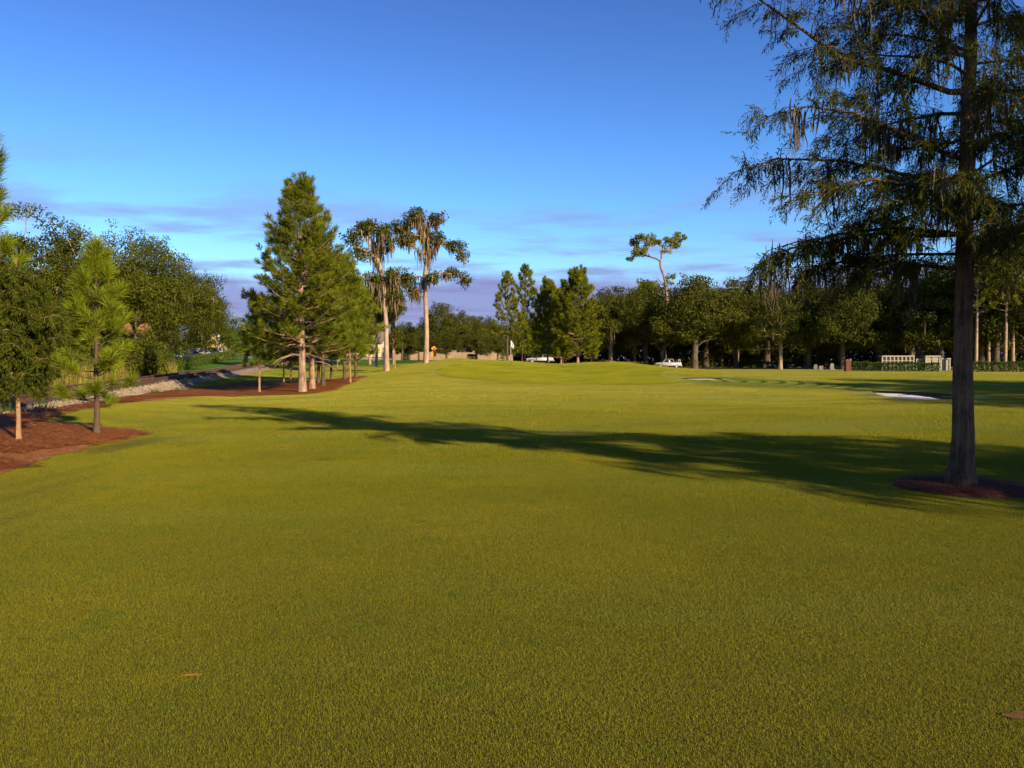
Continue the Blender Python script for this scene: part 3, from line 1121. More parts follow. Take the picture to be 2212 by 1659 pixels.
def skeleton(seed, trunk, tips, wobble=.12, seg=.7, pen=.35, sag=0.0):
    """trunk: list of points; tips: (n,3). Greedy tree joining the tips to the trunk; returns chains of node ids, positions, parents"""
    rng = np.random.default_rng(seed)
    P = [np.array(p, float) for p in trunk]
    par = [-1] + list(range(len(trunk) - 1))
    plen = [0.0]
    for a in range(1, len(P)):
        plen.append(plen[-1] + np.linalg.norm(P[a] - P[a - 1]))
    chains = [list(range(len(P)))]
    first = max(1, int(len(P) * .35))
    tips = np.array(tips)
    order = np.argsort(np.linalg.norm(tips - P[-1], axis=1))
    tip_ids = []
    for ti in order:
        c = tips[ti]
        A = np.array(P[first:])
        d = np.linalg.norm(A - c, axis=1)
        rise = np.clip(A[:, 2] - c[2], 0, None)
        cost = d + pen * np.array(plen[first:]) + 1.2 * rise
        j = int(np.argmin(cost)) + first
        k = max(2, int(np.ceil(d[j - first] / seg)))
        ch = [j]
        p0 = P[j]
        dirp = (P[j] - P[par[j]]) if par[j] >= 0 else np.array([0, 0, 1.0])
        dirp = dirp / (np.linalg.norm(dirp) + 1e-9) * d[j - first]
        for q in range(1, k + 1):
            f = q / k
            p = p0 * (1 - f) + c * f + dirp * .35 * f * (1 - f) * (1 - f) * 1.5
            p = p + rng.normal(0, wobble * .5, 3) * (q < k) * min(1, d[j - first] / 2)
            p[2] -= sag * math.sin(f * math.pi) * d[j - first] * .1
            P.append(p)
            par.append(ch[-1])
            plen.append(plen[ch[-1]] + np.linalg.norm(p - P[ch[-1]]))
            ch.append(len(P) - 1)
        chains.append(ch)
        tip_ids.append(len(P) - 1)
    return np.array(P), par, chains, tip_ids


def radii(P, par, tip_ids, tip_r, base_r, ex=2.3):
    n = len(P)
    acc = np.zeros(n)
    for i in tip_ids:
        acc[i] += tip_r ** ex
    for i in range(n - 1, 0, -1):
        acc[par[i]] += acc[i]
    r = np.maximum(acc, tip_r ** ex * .5) ** (1 / ex)
    return np.maximum(tip_r * .6, r * (base_r / r[0]) ** np.clip(r / r[0], .25, 1))


def wood_mesh(name, P, r, chains, mat_, flare=1.35, trunk_n=12, trunk_pts=None):
    A = Acc()
    for ci, ch in enumerate(chains):
        if len(ch) < 2:
            continue
        pts = P[ch]
        rr = r[ch].copy()
        if ci == 0:
            nseg = trunk_n
            if flare:
                d = pts[:, 2] - pts[0, 2]
                rr = rr * (1 + (flare - 1) * np.exp(-d / (r[0] * 2.2)))
        else:
            rr[0] = min(rr[0], rr[1] * 1.25)
            nseg = 7 if rr[0] > .06 else 4
        if len(pts) == 2:
            pts = np.array([pts[0], pts.mean(0), pts[1]])
            rr = np.array([rr[0], rr.mean(), rr[1]])
        v, f = tube_np(pts, rr, nseg)
        A.add(v, f)
    return A.mesh(name, mat_, True)


def leaf_cloud(A, rng, centre, rad, n, size, flat=.62, up=.55, droop=0.0, tint0=.5):
    """leaf blades through one uneven clump"""
    d = unit(rng.normal(size=(n, 3)))
    rr = rng.uniform(.15, 1, n) ** .55
    stretch = rng.uniform(.75, 1.25, 3)
    p = d * rr[:, None] * rad * np.array([1, 1, flat]) * stretch
    out = unit(d * .8 + np.array([0, 0, up]) + rng.normal(0, .55, (n, 3)))
    X, Y, Z = frames(out, rng)
    Y = unit(Y + d * .5 - np.array([0, 0, droop]))
    X = unit(np.cross(Y, Z))
    Z = np.cross(X, Y)
    s = size * rng.uniform(.6, 1.35, n)
    v, f = scatter(LEAF_V, LEAF_F, p + centre, X, Y, Z, s)
    tint = np.clip(tint0 + rng.normal(0, .17, n) , 0, 1)
    A.add(v, f, np.repeat(tint, 4))


def spread(rng, lobes, n, mind):
    """cluster centres through ellipsoid lobes, weighted to the shell"""
    pts = []
    wts = np.array([l[6] * l[3] * l[4] * l[5] for l in lobes]) ** .75
    wts /= wts.sum()
    tries = 0
    while len(pts) < n and tries < n * 40:
        tries += 1
        l = lobes[rng.choice(len(lobes), p=wts)]
        d = unit(rng.normal(size=3))
        r = rng.uniform(.30, 1) ** .45
        p = np.array(l[:3]) + d * r * np.array(l[3:6])
        if p[2] < l[2] - l[5] * .75 and rng.random() < .6:
            continue
        if all(np.sum((p - q) ** 2) > mind ** 2 for q in pts[-400:]):
            pts.append(p)
    return np.array(pts)


def moss_mesh(name, rng, pts, lens, wid, mat_, strands=7, spreadr=.15):
    A = Acc()
    for p, ln in zip(pts, lens):
        k = rng.integers(max(3, strands // 2), strands + 3)
        for _ in range(k):
            l = ln * rng.uniform(.35, 1.15)
            o = p + np.append(rng.normal(0, spreadr, 2), rng.normal(0, .05))
            m = 5
            t_ = np.linspace(0, 1, m)
            wob = np.cumsum(rng.normal(0, .035, (m, 2)), 0) * min(1.5, l)
            c = np.column_stack([o[0] + wob[:, 0], o[1] + wob[:, 1], o[2] - t_ * l])
            az = rng.uniform(0, 3.14)
            sd = np.array([math.cos(az), math.sin(az), 0])
            ww = wid * rng.uniform(.6, 1.3) * np.array([.45, 1.0, .85, .55, .08])
            v = np.stack([c - sd * ww[:, None] / 2, c + sd * ww[:, None] / 2], 1).reshape(-1, 3)
            i = np.arange(m - 1)[:, None] * 2
            f = np.concatenate([i, i + 1, i + 3, i + 2], 1)
            A.add(v, f, float(np.clip(rng.normal(.5, .22), 0, 1)))
    return A.mesh(name, mat_)


def broadleaf(name, seed, trunk, lobes, ncl, mind, crad, nleaf, lsize, base_r, leafmat, barkmat, moss=None, tip_r=.02, flat=.62, droop=0, mossmat=None, extra=None):
    rng = np.random.default_rng(seed)
    tips = spread(rng, lobes, ncl, mind)
    P, par, chains, tid = skeleton(seed, trunk, tips)
    r = radii(P, par, tid, tip_r, base_r)
    out = {'trunk': wood_mesh(name + '_trunk', P, r, chains, barkmat)}
    A = Acc()
    for c in tips:
        leaf_cloud(A, rng, c, crad * rng.uniform(.7, 1.3), int(nleaf * rng.uniform(.7, 1.3)), lsize, flat, droop=droop, tint0=rng.normal(.5, .13))
    # small outlying sprays that break the outline
    for c in tips[rng.integers(0, len(tips), ncl // 2)]:
        leaf_cloud(A, rng, c + unit(rng.normal(size=3)) * crad * rng.uniform(.9, 1.5), crad * .4, int(nleaf * .18), lsize, .8, droop=droop, tint0=rng.normal(.55, .12))
    out['crown'] = A.mesh(name + '_crown', leafmat)
    if moss:
        n_, lo, hi, wd, low = moss
        cand = np.array([p for p in np.concatenate([P[ch] for ch in chains]) if low is None or low(p)])
        wt = np.exp(-np.hypot(cand[:, 0], cand[:, 1]) / 1.2) + .09 if low is not None else np.ones(len(cand))
        ix = rng.choice(len(cand), n_, p=wt / wt.sum())
        pp = np.array([cand[i] for i in ix]) + rng.normal(0, .1, (n_, 3))
        rd = np.hypot(pp[:, 0], pp[:, 1])
        ml = rng.uniform(lo, hi, n_) * (np.clip(1.25 * np.exp(-rd / 2.2), .42, 1) if low is not None else 1)
        out['spanish_moss'] = moss_mesh(name + '_moss', rng, pp, ml, wd, mossmat or M['moss'], 7, .16)
    return out


def plant(kind, parts, x, y, label, cat='tree', group=None, rz=0, sc=1.0, z=None, sink=.05, tilt=None):
    root = ob(kind, None, None, (x, y, (h1(x, y) if z is None else z) - sink), rz, sc)
    if tilt:
        root.rotation_euler = (tilt[0], tilt[1], rz)
    tag(root, label, cat, group)
    for nm, me in parts.items():
        c = ob(nm, me, root)
        if nm == 'spanish_moss':
            c['kind'] = 'stuff'
    return root


# ---- pines
def needle_tufts(A, rng, pos, dirs, ln, axis, nn, wid, tint0=.5):
    """bottle brush tufts: nn needles round the last `axis` metres of each shoot"""
    n = len(pos)
    X, Y, Z = frames(dirs, rng)
    a = rng.uniform(0, 2 * np.pi, (n, nn))
    t_ = rng.uniform(0, 1, (n, nn)) ** .8
    th = np.radians(rng.uniform(22, 68, (n, nn)) * (1.1 - .5 * t_))
    d = (X[:, None] * np.cos(a)[..., None] + Y[:, None] * np.sin(a)[..., None]) * np.sin(th)[..., None] + Z[:, None] * np.cos(th)[..., None]
    d = d - np.array([0, 0, .12]) * rng.uniform(0, 1, (n, nn, 1))
    d = unit(d)
    o = pos[:, None] - Z[:, None] * (axis * (1 - t_))[..., None]
    l = ln * rng.uniform(.75, 1.15, (n, nn))
    sd = unit(np.cross(d, rng.normal(size=d.shape))) * wid / 2
    mid = o + d * (l * .55)[..., None]
    tip = o + d * l[..., None] - np.array([0, 0, .10]) * (l ** 1)[..., None] * rng.uniform(.2, 1, (n, nn, 1))
    v = np.stack([o - sd * .6, o + sd * .6, mid + sd, tip, mid - sd], 2).reshape(-1, 3)
    N_ = n * nn
    b0 = (np.arange(N_) * 5)[:, None]
    f4 = np.concatenate([b0, b0 + 1, b0 + 2, b0 + 4], 1)
    f3 = np.concatenate([b0 + 4, b0 + 2, b0 + 3], 1)
    tn = np.clip(tint0 + rng.normal(0, .14, (n, 1)) + rng.normal(0, .12, (n, nn)), 0, 1)
    tt = np.repeat(tn.ravel(), 5)
    A.f3.append(f3 + A.n)
    A.add(v, f4, tt)


def pine(name, seed, hgt, zc, rmax, whorl, per, ln, nn, wid, needlemat, barkmat, base_r, shape=None, blen=.28, bstep=.26, upcurve=.35, lean=(0, 0), dead=3, axis=.16, start=.3, elev=(0.02, .75)):
    rng = np.random.default_rng(seed)
    shape = shape or (lambda t_: (1 - t_) ** .75 * min(1, .55 + t_ * 3))
    k = int(hgt / .45) + 2
    zt = np.linspace(0, hgt, k)
    trunk = np.column_stack([lean[0] * (zt / hgt) ** 1.5 + np.cumsum(rng.normal(0, .012, k)), lean[1] * (zt / hgt) + np.cumsum(rng.normal(0, .012, k)), zt])
    tr = base_r * (1 - zt / hgt * .93) ** .85 * (1 + .35 * np.exp(-zt / (base_r * 2)))
    W, A = Acc(), Acc()
    v, f = tube_np(trunk, np.maximum(tr, .012), 12)
    W.add(v, f)
    z = zc
    az0 = rng.uniform(0, 6.28)
    pos, dr = [], []

    def on_trunk(z_):
        return np.array([np.interp(z_, zt, trunk[:, 0]), np.interp(z_, zt, trunk[:, 1]), z_])
    while z < hgt - .12:
        t_ = (z - zc) / (hgt - zc)
        Lb = rmax * shape(t_)
        az0 += rng.uniform(.5, 1.2)
        for b_ in range(per):
            az = az0 + b_ * 2 * math.pi / per + rng.normal(0, .22)
            l = max(.15, Lb * rng.uniform(.70, 1.15))
            el = elev[0] + (elev[1] - elev[0]) * t_ + rng.normal(0, .09)
            base = on_trunk(z + rng.uniform(-.12, .12))
            m_ = 7
            p = [base]
            for q in range(m_):
                e2 = el + upcurve * (q / m_) ** 1.5
                aa = az + rng.normal(0, .10)
                p.append(p[-1] + np.array([math.cos(aa) * math.cos(e2), math.sin(aa) * math.cos(e2), math.sin(e2)]) * l / m_)
            p = np.array(p)
            br = max(.010, tr[min(int(z / hgt * k), k - 1)] * .33 * min(1, l / rmax + .25))
            v, f = tube_np(p, np.linspace(br, .006, len(p)), 5 if l > .6 else 3)
            W.add(v, f)
            pos.append(p[-1])
            dr.append(p[-1] - p[-2])
            # side shoots
            ns = max(1, int(l * (1 - start) / bstep))
            for q in range(ns):
                fq = start + (1 - start) * (q + rng.uniform(.1, .9)) / ns
                ip = fq * m_
                i0 = min(int(ip), m_ - 1)
                bp_ = p[i0] + (p[i0 + 1] - p[i0]) * (ip - i0)
                fwd = unit(p[i0 + 1] - p[i0])
                side = np.array([-fwd[1], fwd[0], 0]) * (1 if (q % 2) else -1)
                sd = unit(fwd * rng.uniform(.5, 1.0) + side * rng.uniform(.3, 1.0) + np.array([0, 0, rng.uniform(.0, .65)]))
                sl = blen * rng.uniform(.5, 1.5) * (1.2 - .5 * fq)
                e_ = bp_ + sd * sl
                e_[2] += sl * .15
                v, f = tube_np(np.array([bp_, (bp_ + e_) / 2 + np.array([0, 0, -.02]), e_]), np.array([.008, .006, .004]), 3)
                W.add(v, f)
                pos.append(e_)
                dr.append(unit(sd + np.array([0, 0, .45])))
                if sl > blen * .85:
                    sd2 = unit(sd - side * rng.uniform(-.4, 1.2) + np.array([0, 0, .4]))
                    e3 = bp_ + sd * sl * .5 + sd2 * sl * .5
                    pos.append(e3)
                    dr.append(sd2)
        z += whorl * rng.uniform(.75, 1.25) * (1 - .35 * max(0, t_))
    for q in range(4):
        pos.append(on_trunk(hgt - .12 * q) + rng.normal(0, .03, 3))
        dr.append(np.array([rng.normal(0, .2), rng.normal(0, .2), 1]))
    for q in range(dead):     # bare dead limbs below the crown
        z_ = zc * rng.uniform(.62, 1.15)
        az = rng.uniform(0, 6.28)
        l = rmax * rng.uniform(.25, .6)
        b_ = on_trunk(z_)
        p = np.array([b_ + np.array([math.cos(az), math.sin(az), .18 - .5 * f_]) * l * f_ + rng.normal(0, .02, 3) for f_ in (0, .35, .7, 1)])
        v, f = tube_np(p, np.array([.028, .02, .013, .005]) * min(1.2, base_r * 7), 4)
        W.add(v, f)
    pos, dr = np.array(pos), np.array(dr)
    needle_tufts(A, rng, pos, dr, ln, axis, nn, wid)
    return {'trunk': W.mesh(name + '_trunk', barkmat, True), 'crown': A.mesh(name + '_crown', needlemat)}


# ---- bald cypress
def cypress(name, seed, hgt, limbs, zlo, rmax, shape, base_r, n_extra, twig_step, leafmat, barkmat, moss=0, sec_step=.17, blade=(.05, .09), bw=.010, dens=1.0):
    rng = np.random.default_rng(seed)
    W, A = Acc(), Acc()
    k = 30
    zt = np.linspace(0, hgt, k)
    trunk = np.column_stack([np.cumsum(rng.normal(0, .010, k)) * hgt / 9, np.cumsum(rng.normal(0, .010, k)) * hgt / 9, zt])
    trunk -= trunk[0]
    tr = base_r * (1 - .95 * zt / hgt) ** .75 * (1 + .65 * np.exp(-zt / .28 / (hgt / 9.5)))
    n_s = 20
    v, f = tube_np(trunk, np.maximum(tr, .01), n_s)
    # fluted buttress at the foot
    ang = np.tile(np.linspace(0, 2 * np.pi, n_s, endpoint=False), k)
    zz = np.repeat(zt, n_s)
    ctr = np.repeat(trunk, n_s, 0)
    fl = 1 + (.14 * np.exp(-zz / .4) + .05) * np.sin(ang * 5 + .7) + .03 * np.sin(ang * 9 + zz * 2)
    v = ctr + (v - ctr) * fl[:, None]
    W.add(v, f)

    def on(z_):
        return np.array([np.interp(z_, zt, trunk[:, 0]), np.interp(z_, zt, trunk[:, 1]), z_])
    allp = [np.array([on(pts[0][2])] + [np.array(p) for p in pts]) for pts in limbs]
    z = zlo
    az = rng.uniform(0, 6.28)
    dz = (hgt - .3 - zlo) / n_extra
    for q in range(n_extra):
        az += 2.399 + rng.normal(0, .3)
        t_ = (z - zlo) / (hgt - zlo)
        l = rmax * shape(t_) * rng.uniform(.75, 1.12)
        el = rng.normal(.16, .20) + .35 * t_
        p = [on(z)]
        m_ = 6
        for j_ in range(m_):
            e2 = el - .40 * (j_ / m_) + rng.normal(0, .10)
            aa = az + rng.normal(0, .20)
            p.append(p[-1] + np.array([math.cos(aa) * math.cos(e2), math.sin(aa) * math.cos(e2), math.sin(e2)]) * l / m_)
        allp.append(np.array(p))
        z += dz
    tw_p, tw_d, tw_l = [], [], []
    mosspts = []
    for p in allp:
        sl = np.linalg.norm(np.diff(p, axis=0), axis=1)
        cum = np.concatenate([[0], np.cumsum(sl)])
        l = cum[-1]
        br = max(.010, .011 * l + .004)
        v, f = tube_np(p, np.linspace(br, .005, len(p)), 6)
        W.add(v, f)
        for q in range(int(l * 5)):
            if rng.random() < .5:
                d_ = rng.uniform(.15, l)
                mosspts.append([np.interp(d_, cum, p[:, a]) for a in range(3)])
        d_ = .12 * l
        sgn = 1
        while d_ < l:
            c = np.array([np.interp(d_, cum, p[:, a]) for a in range(3)])
            i0 = min(np.searchsorted(cum, d_), len(p) - 1)
            fwd = unit(p[i0] - p[i0 - 1])
            side = np.array([-fwd[1], fwd[0], 0]) * sgn
            sgn = -sgn
            f_ = d_ / l
            s_l = max(rmax, .95 * rmax + .35 * (rmax > 2)) * .36 * (1.05 - .75 * f_) * rng.uniform(.5, 1.25) + .10
            sd = unit(fwd * rng.uniform(.35, .9) + side * rng.uniform(.4, 1.0) + np.array([0, 0, rng.uniform(-.6, .75)]))
            m_ = 4
            sp = [c]
            for j_ in range(m_):
                sd = unit(sd + np.array([0, 0, -.16]) + rng.normal(0, .10, 3))
                sp.append(sp[-1] + sd * s_l / m_)
            sp = np.array(sp)
            v, f = tube_np(sp, np.linspace(.008, .003, m_ + 1) * max(.6, rmax / 2.8), 3)
            W.add(v, f)
            nt_ = max(2, int(s_l / twig_step * dens))
            for j_ in range(nt_):
                g = (j_ + rng.random()) / nt_
                ip = g * m_
                a0_ = min(int(ip), m_ - 1)
                tw_p.append(sp[a0_] + (sp[a0_ + 1] - sp[a0_]) * (ip - a0_))
                tw_d.append(unit(unit(sp[a0_ + 1] - sp[a0_]) * .6 + rng.normal(0, .55, 3) + np.array([0, 0, -.45])))
                tw_l.append(rng.uniform(.14, .40) * max(.55, rmax / 2.8))
            d_ += sec_step * rng.uniform(.7, 1.3)
    tw_p, tw_d, tw_l = np.array(tw_p), np.array(tw_d), np.array(tw_l)
    n = len(tw_p)
    # each twig: a thin stem with two ranks of narrow drooping blades
    X, Y, Z = frames(tw_d, rng)
    end = tw_p + Z * tw_l[:, None] - np.array([0, 0, .25]) * (tw_l ** 1.0)[:, None] * .5
    nb = 15
    g = (np.arange(nb) + .5) / nb
    c = tw_p[:, None] + (end - tw_p)[:, None] * g[None, :, None]
    sg = np.where(np.arange(nb) % 2, 1, -1)
    ax = unit(end - tw_p)
    dirs = unit(ax[:, None] * .75 + X[:, None] * (sg * .8)[None, :, None] + rng.normal(0, .28, (n, nb, 3)) - np.array([0, 0, .25]))
    bl = rng.uniform(blade[0], blade[1], (n, nb)) * (1.1 - .45 * g)[None]
    sdv = unit(np.cross(dirs, rng.normal(size=dirs.shape))) * bw / 2
    mid = c + dirs * (bl * .5)[..., None]
    tip = c + dirs * bl[..., None] - np.array([0, 0, .012])
    v = np.stack([c, mid + sdv, tip, mid - sdv], 2).reshape(-1, 3)
    f = np.arange(n * nb * 4).reshape(-1, 4)
    tn = np.clip(.45 + rng.normal(0, .16, (n, 1)) + rng.normal(0, .12, (n, nb)), 0, 1)
    A.add(v, f, np.repeat(tn.ravel(), 4))
    st = np.stack([tw_p - X * .0018, tw_p + X * .0018, end], 1).reshape(-1, 3)
    A.add(st, np.arange(n * 3).reshape(-1, 3), .15)
    out = {'trunk': W.mesh(name + '_trunk', barkmat, True), 'crown': A.mesh(name + '_crown', leafmat)}
    if moss:
        mp_ = np.array(mosspts)
        ix = rng.integers(0, len(mp_), moss)
        out['spanish_moss'] = moss_mesh(name + '_moss', rng, mp_[ix] + rng.normal(0, .04, (moss, 3)), rng.uniform(.22, .75, moss), .022, M['mossdark'], 13, .06)
    print(name, 'twigs', n)
    return out


# ------------------------------------------------------------------ foreground cypress and its neighbours outside the frame
limbs = [
    [(-.2, 0, 4.95), (-.9, .1, 5.25), (-1.55, 0, 5.36), (-2.05, -.1, 5.66), (-2.85, -.2, 6.15), (-3.2, -.25, 6.25)],
    [(-.15, 0, 4.15), (-.8, -.2, 4.35), (-1.5, -.3, 4.6), (-2.1, -.4, 4.65), (-2.7, -.4, 4.5)],
    [(-.1, 0, 3.85), (-.6, .3, 4.0), (-1.3, .6, 4.25), (-2.1, .7, 4.3), (-2.75, .7, 4.1)],
    [(-.1, 0, 3.2), (-.8, .1, 3.3), (-1.6, .1, 3.2), (-2.2, .1, 3.0), (-2.65, .1, 2.75)],
    [(-.1, 0, 3.5), (-.7, -.4, 3.7), (-1.4, -.6, 3.75), (-2.0, -.7, 3.6), (-2.4, -.7, 3.45)],
    [(-.1, 0, 2.95), (-.6, .4, 3.0), (-1.2, .6, 2.95), (-1.8, .7, 2.8)],
    [(.1, 0, 3.95), (.5, .1, 4.2), (1.1, .2, 4.45), (1.8, .3, 4.6)],
    [(.1, 0, 3.1), (.6, .1, 3.25), (1.2, .2, 3.3), (1.9, .2, 3.2)],
    [(-.1, 0, 5.4), (-.7, -.3, 5.8), (-1.4, -.4, 6.0), (-2.2, -.5, 6.1)],
]
cyp = cypress('cypress', 11, 9.6, limbs, 2.75, 2.3, lambda t_: (1 - t_) ** .8 * .9 + .1, .125, 44, .05, M['cypleaf'], M['barkcyp'], moss=170, dens=1.2, sec_step=.15, blade=(.06, .11), bw=.013)
plant('cypress_tree', cyp, 5.62, 10.25, 'large dark bald cypress hung with moss in the right foreground', sink=.03)
plant('cypress_tree', cyp, 11.6, 3.4, 'bald cypress just outside the right edge shading the foreground cypress', group='cypresses outside the frame', rz=2.1, sc=1.05)
plant('cypress_tree', cyp, 13.6, 3.9, 'bald cypress outside the right edge, second from the foreground cypress', group='cypresses outside the frame', rz=4.0, sc=.95)
plant('cypress_tree', cyp, 21.3, -.9, 'bald cypress outside the right edge, farthest from the foreground cypress', group='cypresses outside the frame', rz=1.0, sc=1.0)
plant('cypress_tree', cyp, 17.2, 1.4, 'bald cypress outside the right edge, second farthest from the foreground cypress', group='cypresses outside the frame', rz=3.0, sc=.95)

yc = cypress('young_cypress', 21, 3.2, [], .98, .86, lambda t_: .55 + .9 * t_ if t_ < .45 else (1 - t_) ** .7 * 1.42, .042, 60, .024, M['youngcyp'], M['barkyoung'], sec_step=.07, blade=(.04, .07), bw=.013, dens=1.1)
p = gp(40, 957)
plant('young_tree', yc, p[0], p[1], 'young fine-leaved tree with slim tan trunk in the straw bed at the left edge', sink=.0)

# ------------------------------------------------------------------ pines
yp = pine('young_pine', 31, 3.7, .80, .95, .33, 5, .27, 62, .0085, M['needle2'], M['barkdark'], .062, shape=lambda t_: (1 - t_) ** .62 * (.75 + .25 * min(1, t_ * 4)) , blen=.20, bstep=.17, upcurve=.55, dead=0, axis=.20, start=.25, elev=(.05, 1.0))
p = gp(208, 941)
plant('young_pine', yp, p[0], p[1], 'young bushy long-needled pine on the tip of the near straw bed', 'pine', sink=0)
ep = pine('edge_pine', 33, 5.3, 1.2, 1.05, .5, 5, .25, 85, .0085, M['needle2'], M['barkdark'], .08, shape=lambda t_: (1 - t_) ** .5, blen=.25, bstep=.3, upcurve=.6, dead=0, axis=.25, start=.45, elev=(.2, .9))
plant('young_pine', ep, at(-42, 777, 14.2)[0], 14.2, 'young pine reaching branches into the picture at the left edge', 'pine', rz=.6, sink=0)

bigp = pine('big_pine', 41, 10.6, 2.5, 3.2, .40, 7, .30, 30, .022, M['needle'], M['barkpine'], .20, shape=lambda t_: ((1 - t_) ** .72) * (.80 + .20 * min(1, t_ * 5)), blen=.55, bstep=.17, upcurve=.45, dead=8, axis=.25, start=.28)
midp = pine('mid_pine', 43, 8.6, 2.1, 2.9, .42, 7, .30, 28, .022, M['needle'], M['barkdark'], .13, shape=lambda t_: ((1 - t_) ** .6) * (.7 + .3 * min(1, t_ * 4)), blen=.55, bstep=.18, upcurve=.5, dead=5, axis=.25, start=.28)
smp = pine('small_pine', 45, 4.6, 1.4, 1.35, .36, 6, .28, 34, .018, M['needle2'], M['barkyoung'], .06, shape=lambda t_: ((1 - t_) ** .6) * (.75 + .25 * min(1, t_ * 4)), blen=.30, bstep=.2, upcurve=.5, dead=5, axis=.2, start=.25)

p1 = gp(655, 849)
DP = p1[1]


def hp(u, vtop, y):
    return at(u, vtop, y)[2] - h1(at(u, vtop, y)[0], y)


def pl_pine(parts, hbase, u, y, vtop, label, rz, kind='pine_tree', group='pines on the straw bed', wide=1.0):
    x = at(u, 800, y)[0]
    s = hp(u, vtop, y) / hbase
    return plant(kind, parts, x, y, label, 'pine', group, rz, (s * wide, s * wide, s), sink=.03)


pl_pine(bigp, 10.6, 653, DP, 396, 'tall conical pine with pale front trunk, tallest of the pine group by the railway', .3)
pl_pine(bigp, 10.6, 674, DP + 4, 505, 'pine with the second pale trunk close behind the tall conical pine', 2.2)
pl_pine(midp, 8.6, 697, DP + 9, 545, 'dark-trunked pine right of the two pale trunks', 1.1)
pl_pine(midp, 8.6, 688, DP + 13, 600, 'dark-trunked pine hidden behind the pale trunks', 3.4)
pl_pine(midp, 8.6, 745, DP + 17, 560, 'pine whose thin dark trunk stands first of the pair right of the group', 4.9)
pl_pine(midp, 8.6, 768, DP + 20, 610, 'pine with the rightmost dark trunk on the straw bed', .2)
pl_pine(smp, 4.6, 560, DP + .8, 652, 'small pine with slim pale trunk left of the tall conical pine', .8)
pl_pine(smp, 4.6, 612, DP + 10, 690, 'small dark-trunked pine just left of the pale trunks', 2.0)
pl_pine(smp, 4.6, 628, DP + 14, 668, 'small dark-trunked pine nearest the pale trunk on its left', 4.1)
pl_pine(smp, 4.6, 757, DP + 12, 665, 'small bright pine low in front of the mossy trees', 5.0)
pl_pine(midp, 8.6, 716, DP + 22, 640, 'pine at the back of the group above the far lawn', 5.6)

# pines beyond the green
fp1 = pine('far_pine', 51, 11.5, 3.2, 3.0, .78, 5, .44, 26, .05, M['needle3'], M['barkdark'], .15, shape=lambda t_: ((1 - t_) ** .45) * (.7 + .3 * min(1, t_ * 4)), blen=.45, bstep=.34, upcurve=.8, dead=5, axis=.35, start=.40, elev=(.1, .9))
fp2 = pine('far_dense_pine', 53, 10.5, 1.2, 3.9, .50, 6, .46, 26, .05, M['needle3'], M['barkpine'], .16, shape=lambda t_: ((1 - t_) ** .33) * (.62 + .38 * min(1, t_ * 3)), blen=.5, bstep=.30, upcurve=.7, dead=4, axis=.35, start=.30, elev=(.0, .9))
smf = pine('small_far_pine', 55, 4.6, .9, 1.3, .42, 5, .32, 24, .04, M['needle3'], M['barkdark'], .06, shape=lambda t_: ((1 - t_) ** .55) * (.6 + .4 * min(1, t_ * 3)), blen=.35, bstep=.26, upcurve=.7, dead=4, axis=.28, start=.3, elev=(.1, .9))
gq = 'pines beyond the green'
for parts, hb, u, y, vt, lab, rz, wd in (
        (fp1, 11.5, 1096, 98, 598, 'slender tufted pine directly behind the flag', .3, 1.0),
        (fp1, 11.5, 1134, 104, 585, 'sparse open pine, tallest tip just right of the flag', 2.2, 1.0),
        (fp2, 10.5, 1183, 106, 622, 'pine with bare reddish trunk between the sparse pine and the broad pine', 1.2, .8),
        (fp2, 10.5, 1248, 100, 602, 'broad full pine at the right end of the pines beyond the green', 4.0, 1.0),
        (fp2, 10.5, 1212, 112, 640, 'pine half hidden behind the broad full pine', 5.2, .9),
        (smf, 4.6, 1128, 99, 688, 'small light pine low beside the flag', 1.0, 1.0),
        (smf, 4.6, 1158, 102, 722, 'small dark pine low under the sparse pines', 3.0, 1.2),
        (smf, 4.6, 1216, 100, 712, 'small pine low in front of the broad pine', 2.0, 1.2),
        (smf, 4.6, 1278, 103, 722, 'small low pine at the right foot of the broad pine', 5.0, 1.3)):
    pl_pine(parts, hb, u, y, vt, lab, rz, group=gq, wide=wd)
x, y, _ = at(1086, 777, 92)
plant('pine_seedling', {'trunk': yp['trunk'], 'crown': yp['crown']}, x, y, 'low yellow green pine seedling left of the flag', 'pine', sc=.42, z=h1(x, y) - .25)

# ------------------------------------------------------------------ oaks
def oakset(nm, seed, hgt, rad, fork, ncl, leafmat, barkmat, moss=None, nleaf=190, ls=.30, cr=1.45):
    rng = np.random.default_rng(seed)
    lobes = [(0, 0, hgt * .62, rad * .55, rad * .55, hgt * .34, 1.0)]
    for k_ in range(6):
        a = k_ * 1.05 + rng.uniform(-.3, .3)
        d = rad * rng.uniform(.45, .68)
        lobes.append((math.cos(a) * d, math.sin(a) * d, hgt * rng.uniform(.34, .66), rad * rng.uniform(.36, .5), rad * rng.uniform(.36, .5), hgt * rng.uniform(.16, .26), 1.0))
    trunk = [(0, 0, 0), (.05, 0, fork * .35), (.1, .06, fork * .7), (.12, .1, fork), (.2, .05, fork * 1.5), (.1, .1, fork * 2.0)]
    return broadleaf(nm, seed, trunk, lobes, ncl, rad * .12, cr, nleaf, ls, rad * .055, leafmat, barkmat, moss, tip_r=.02)


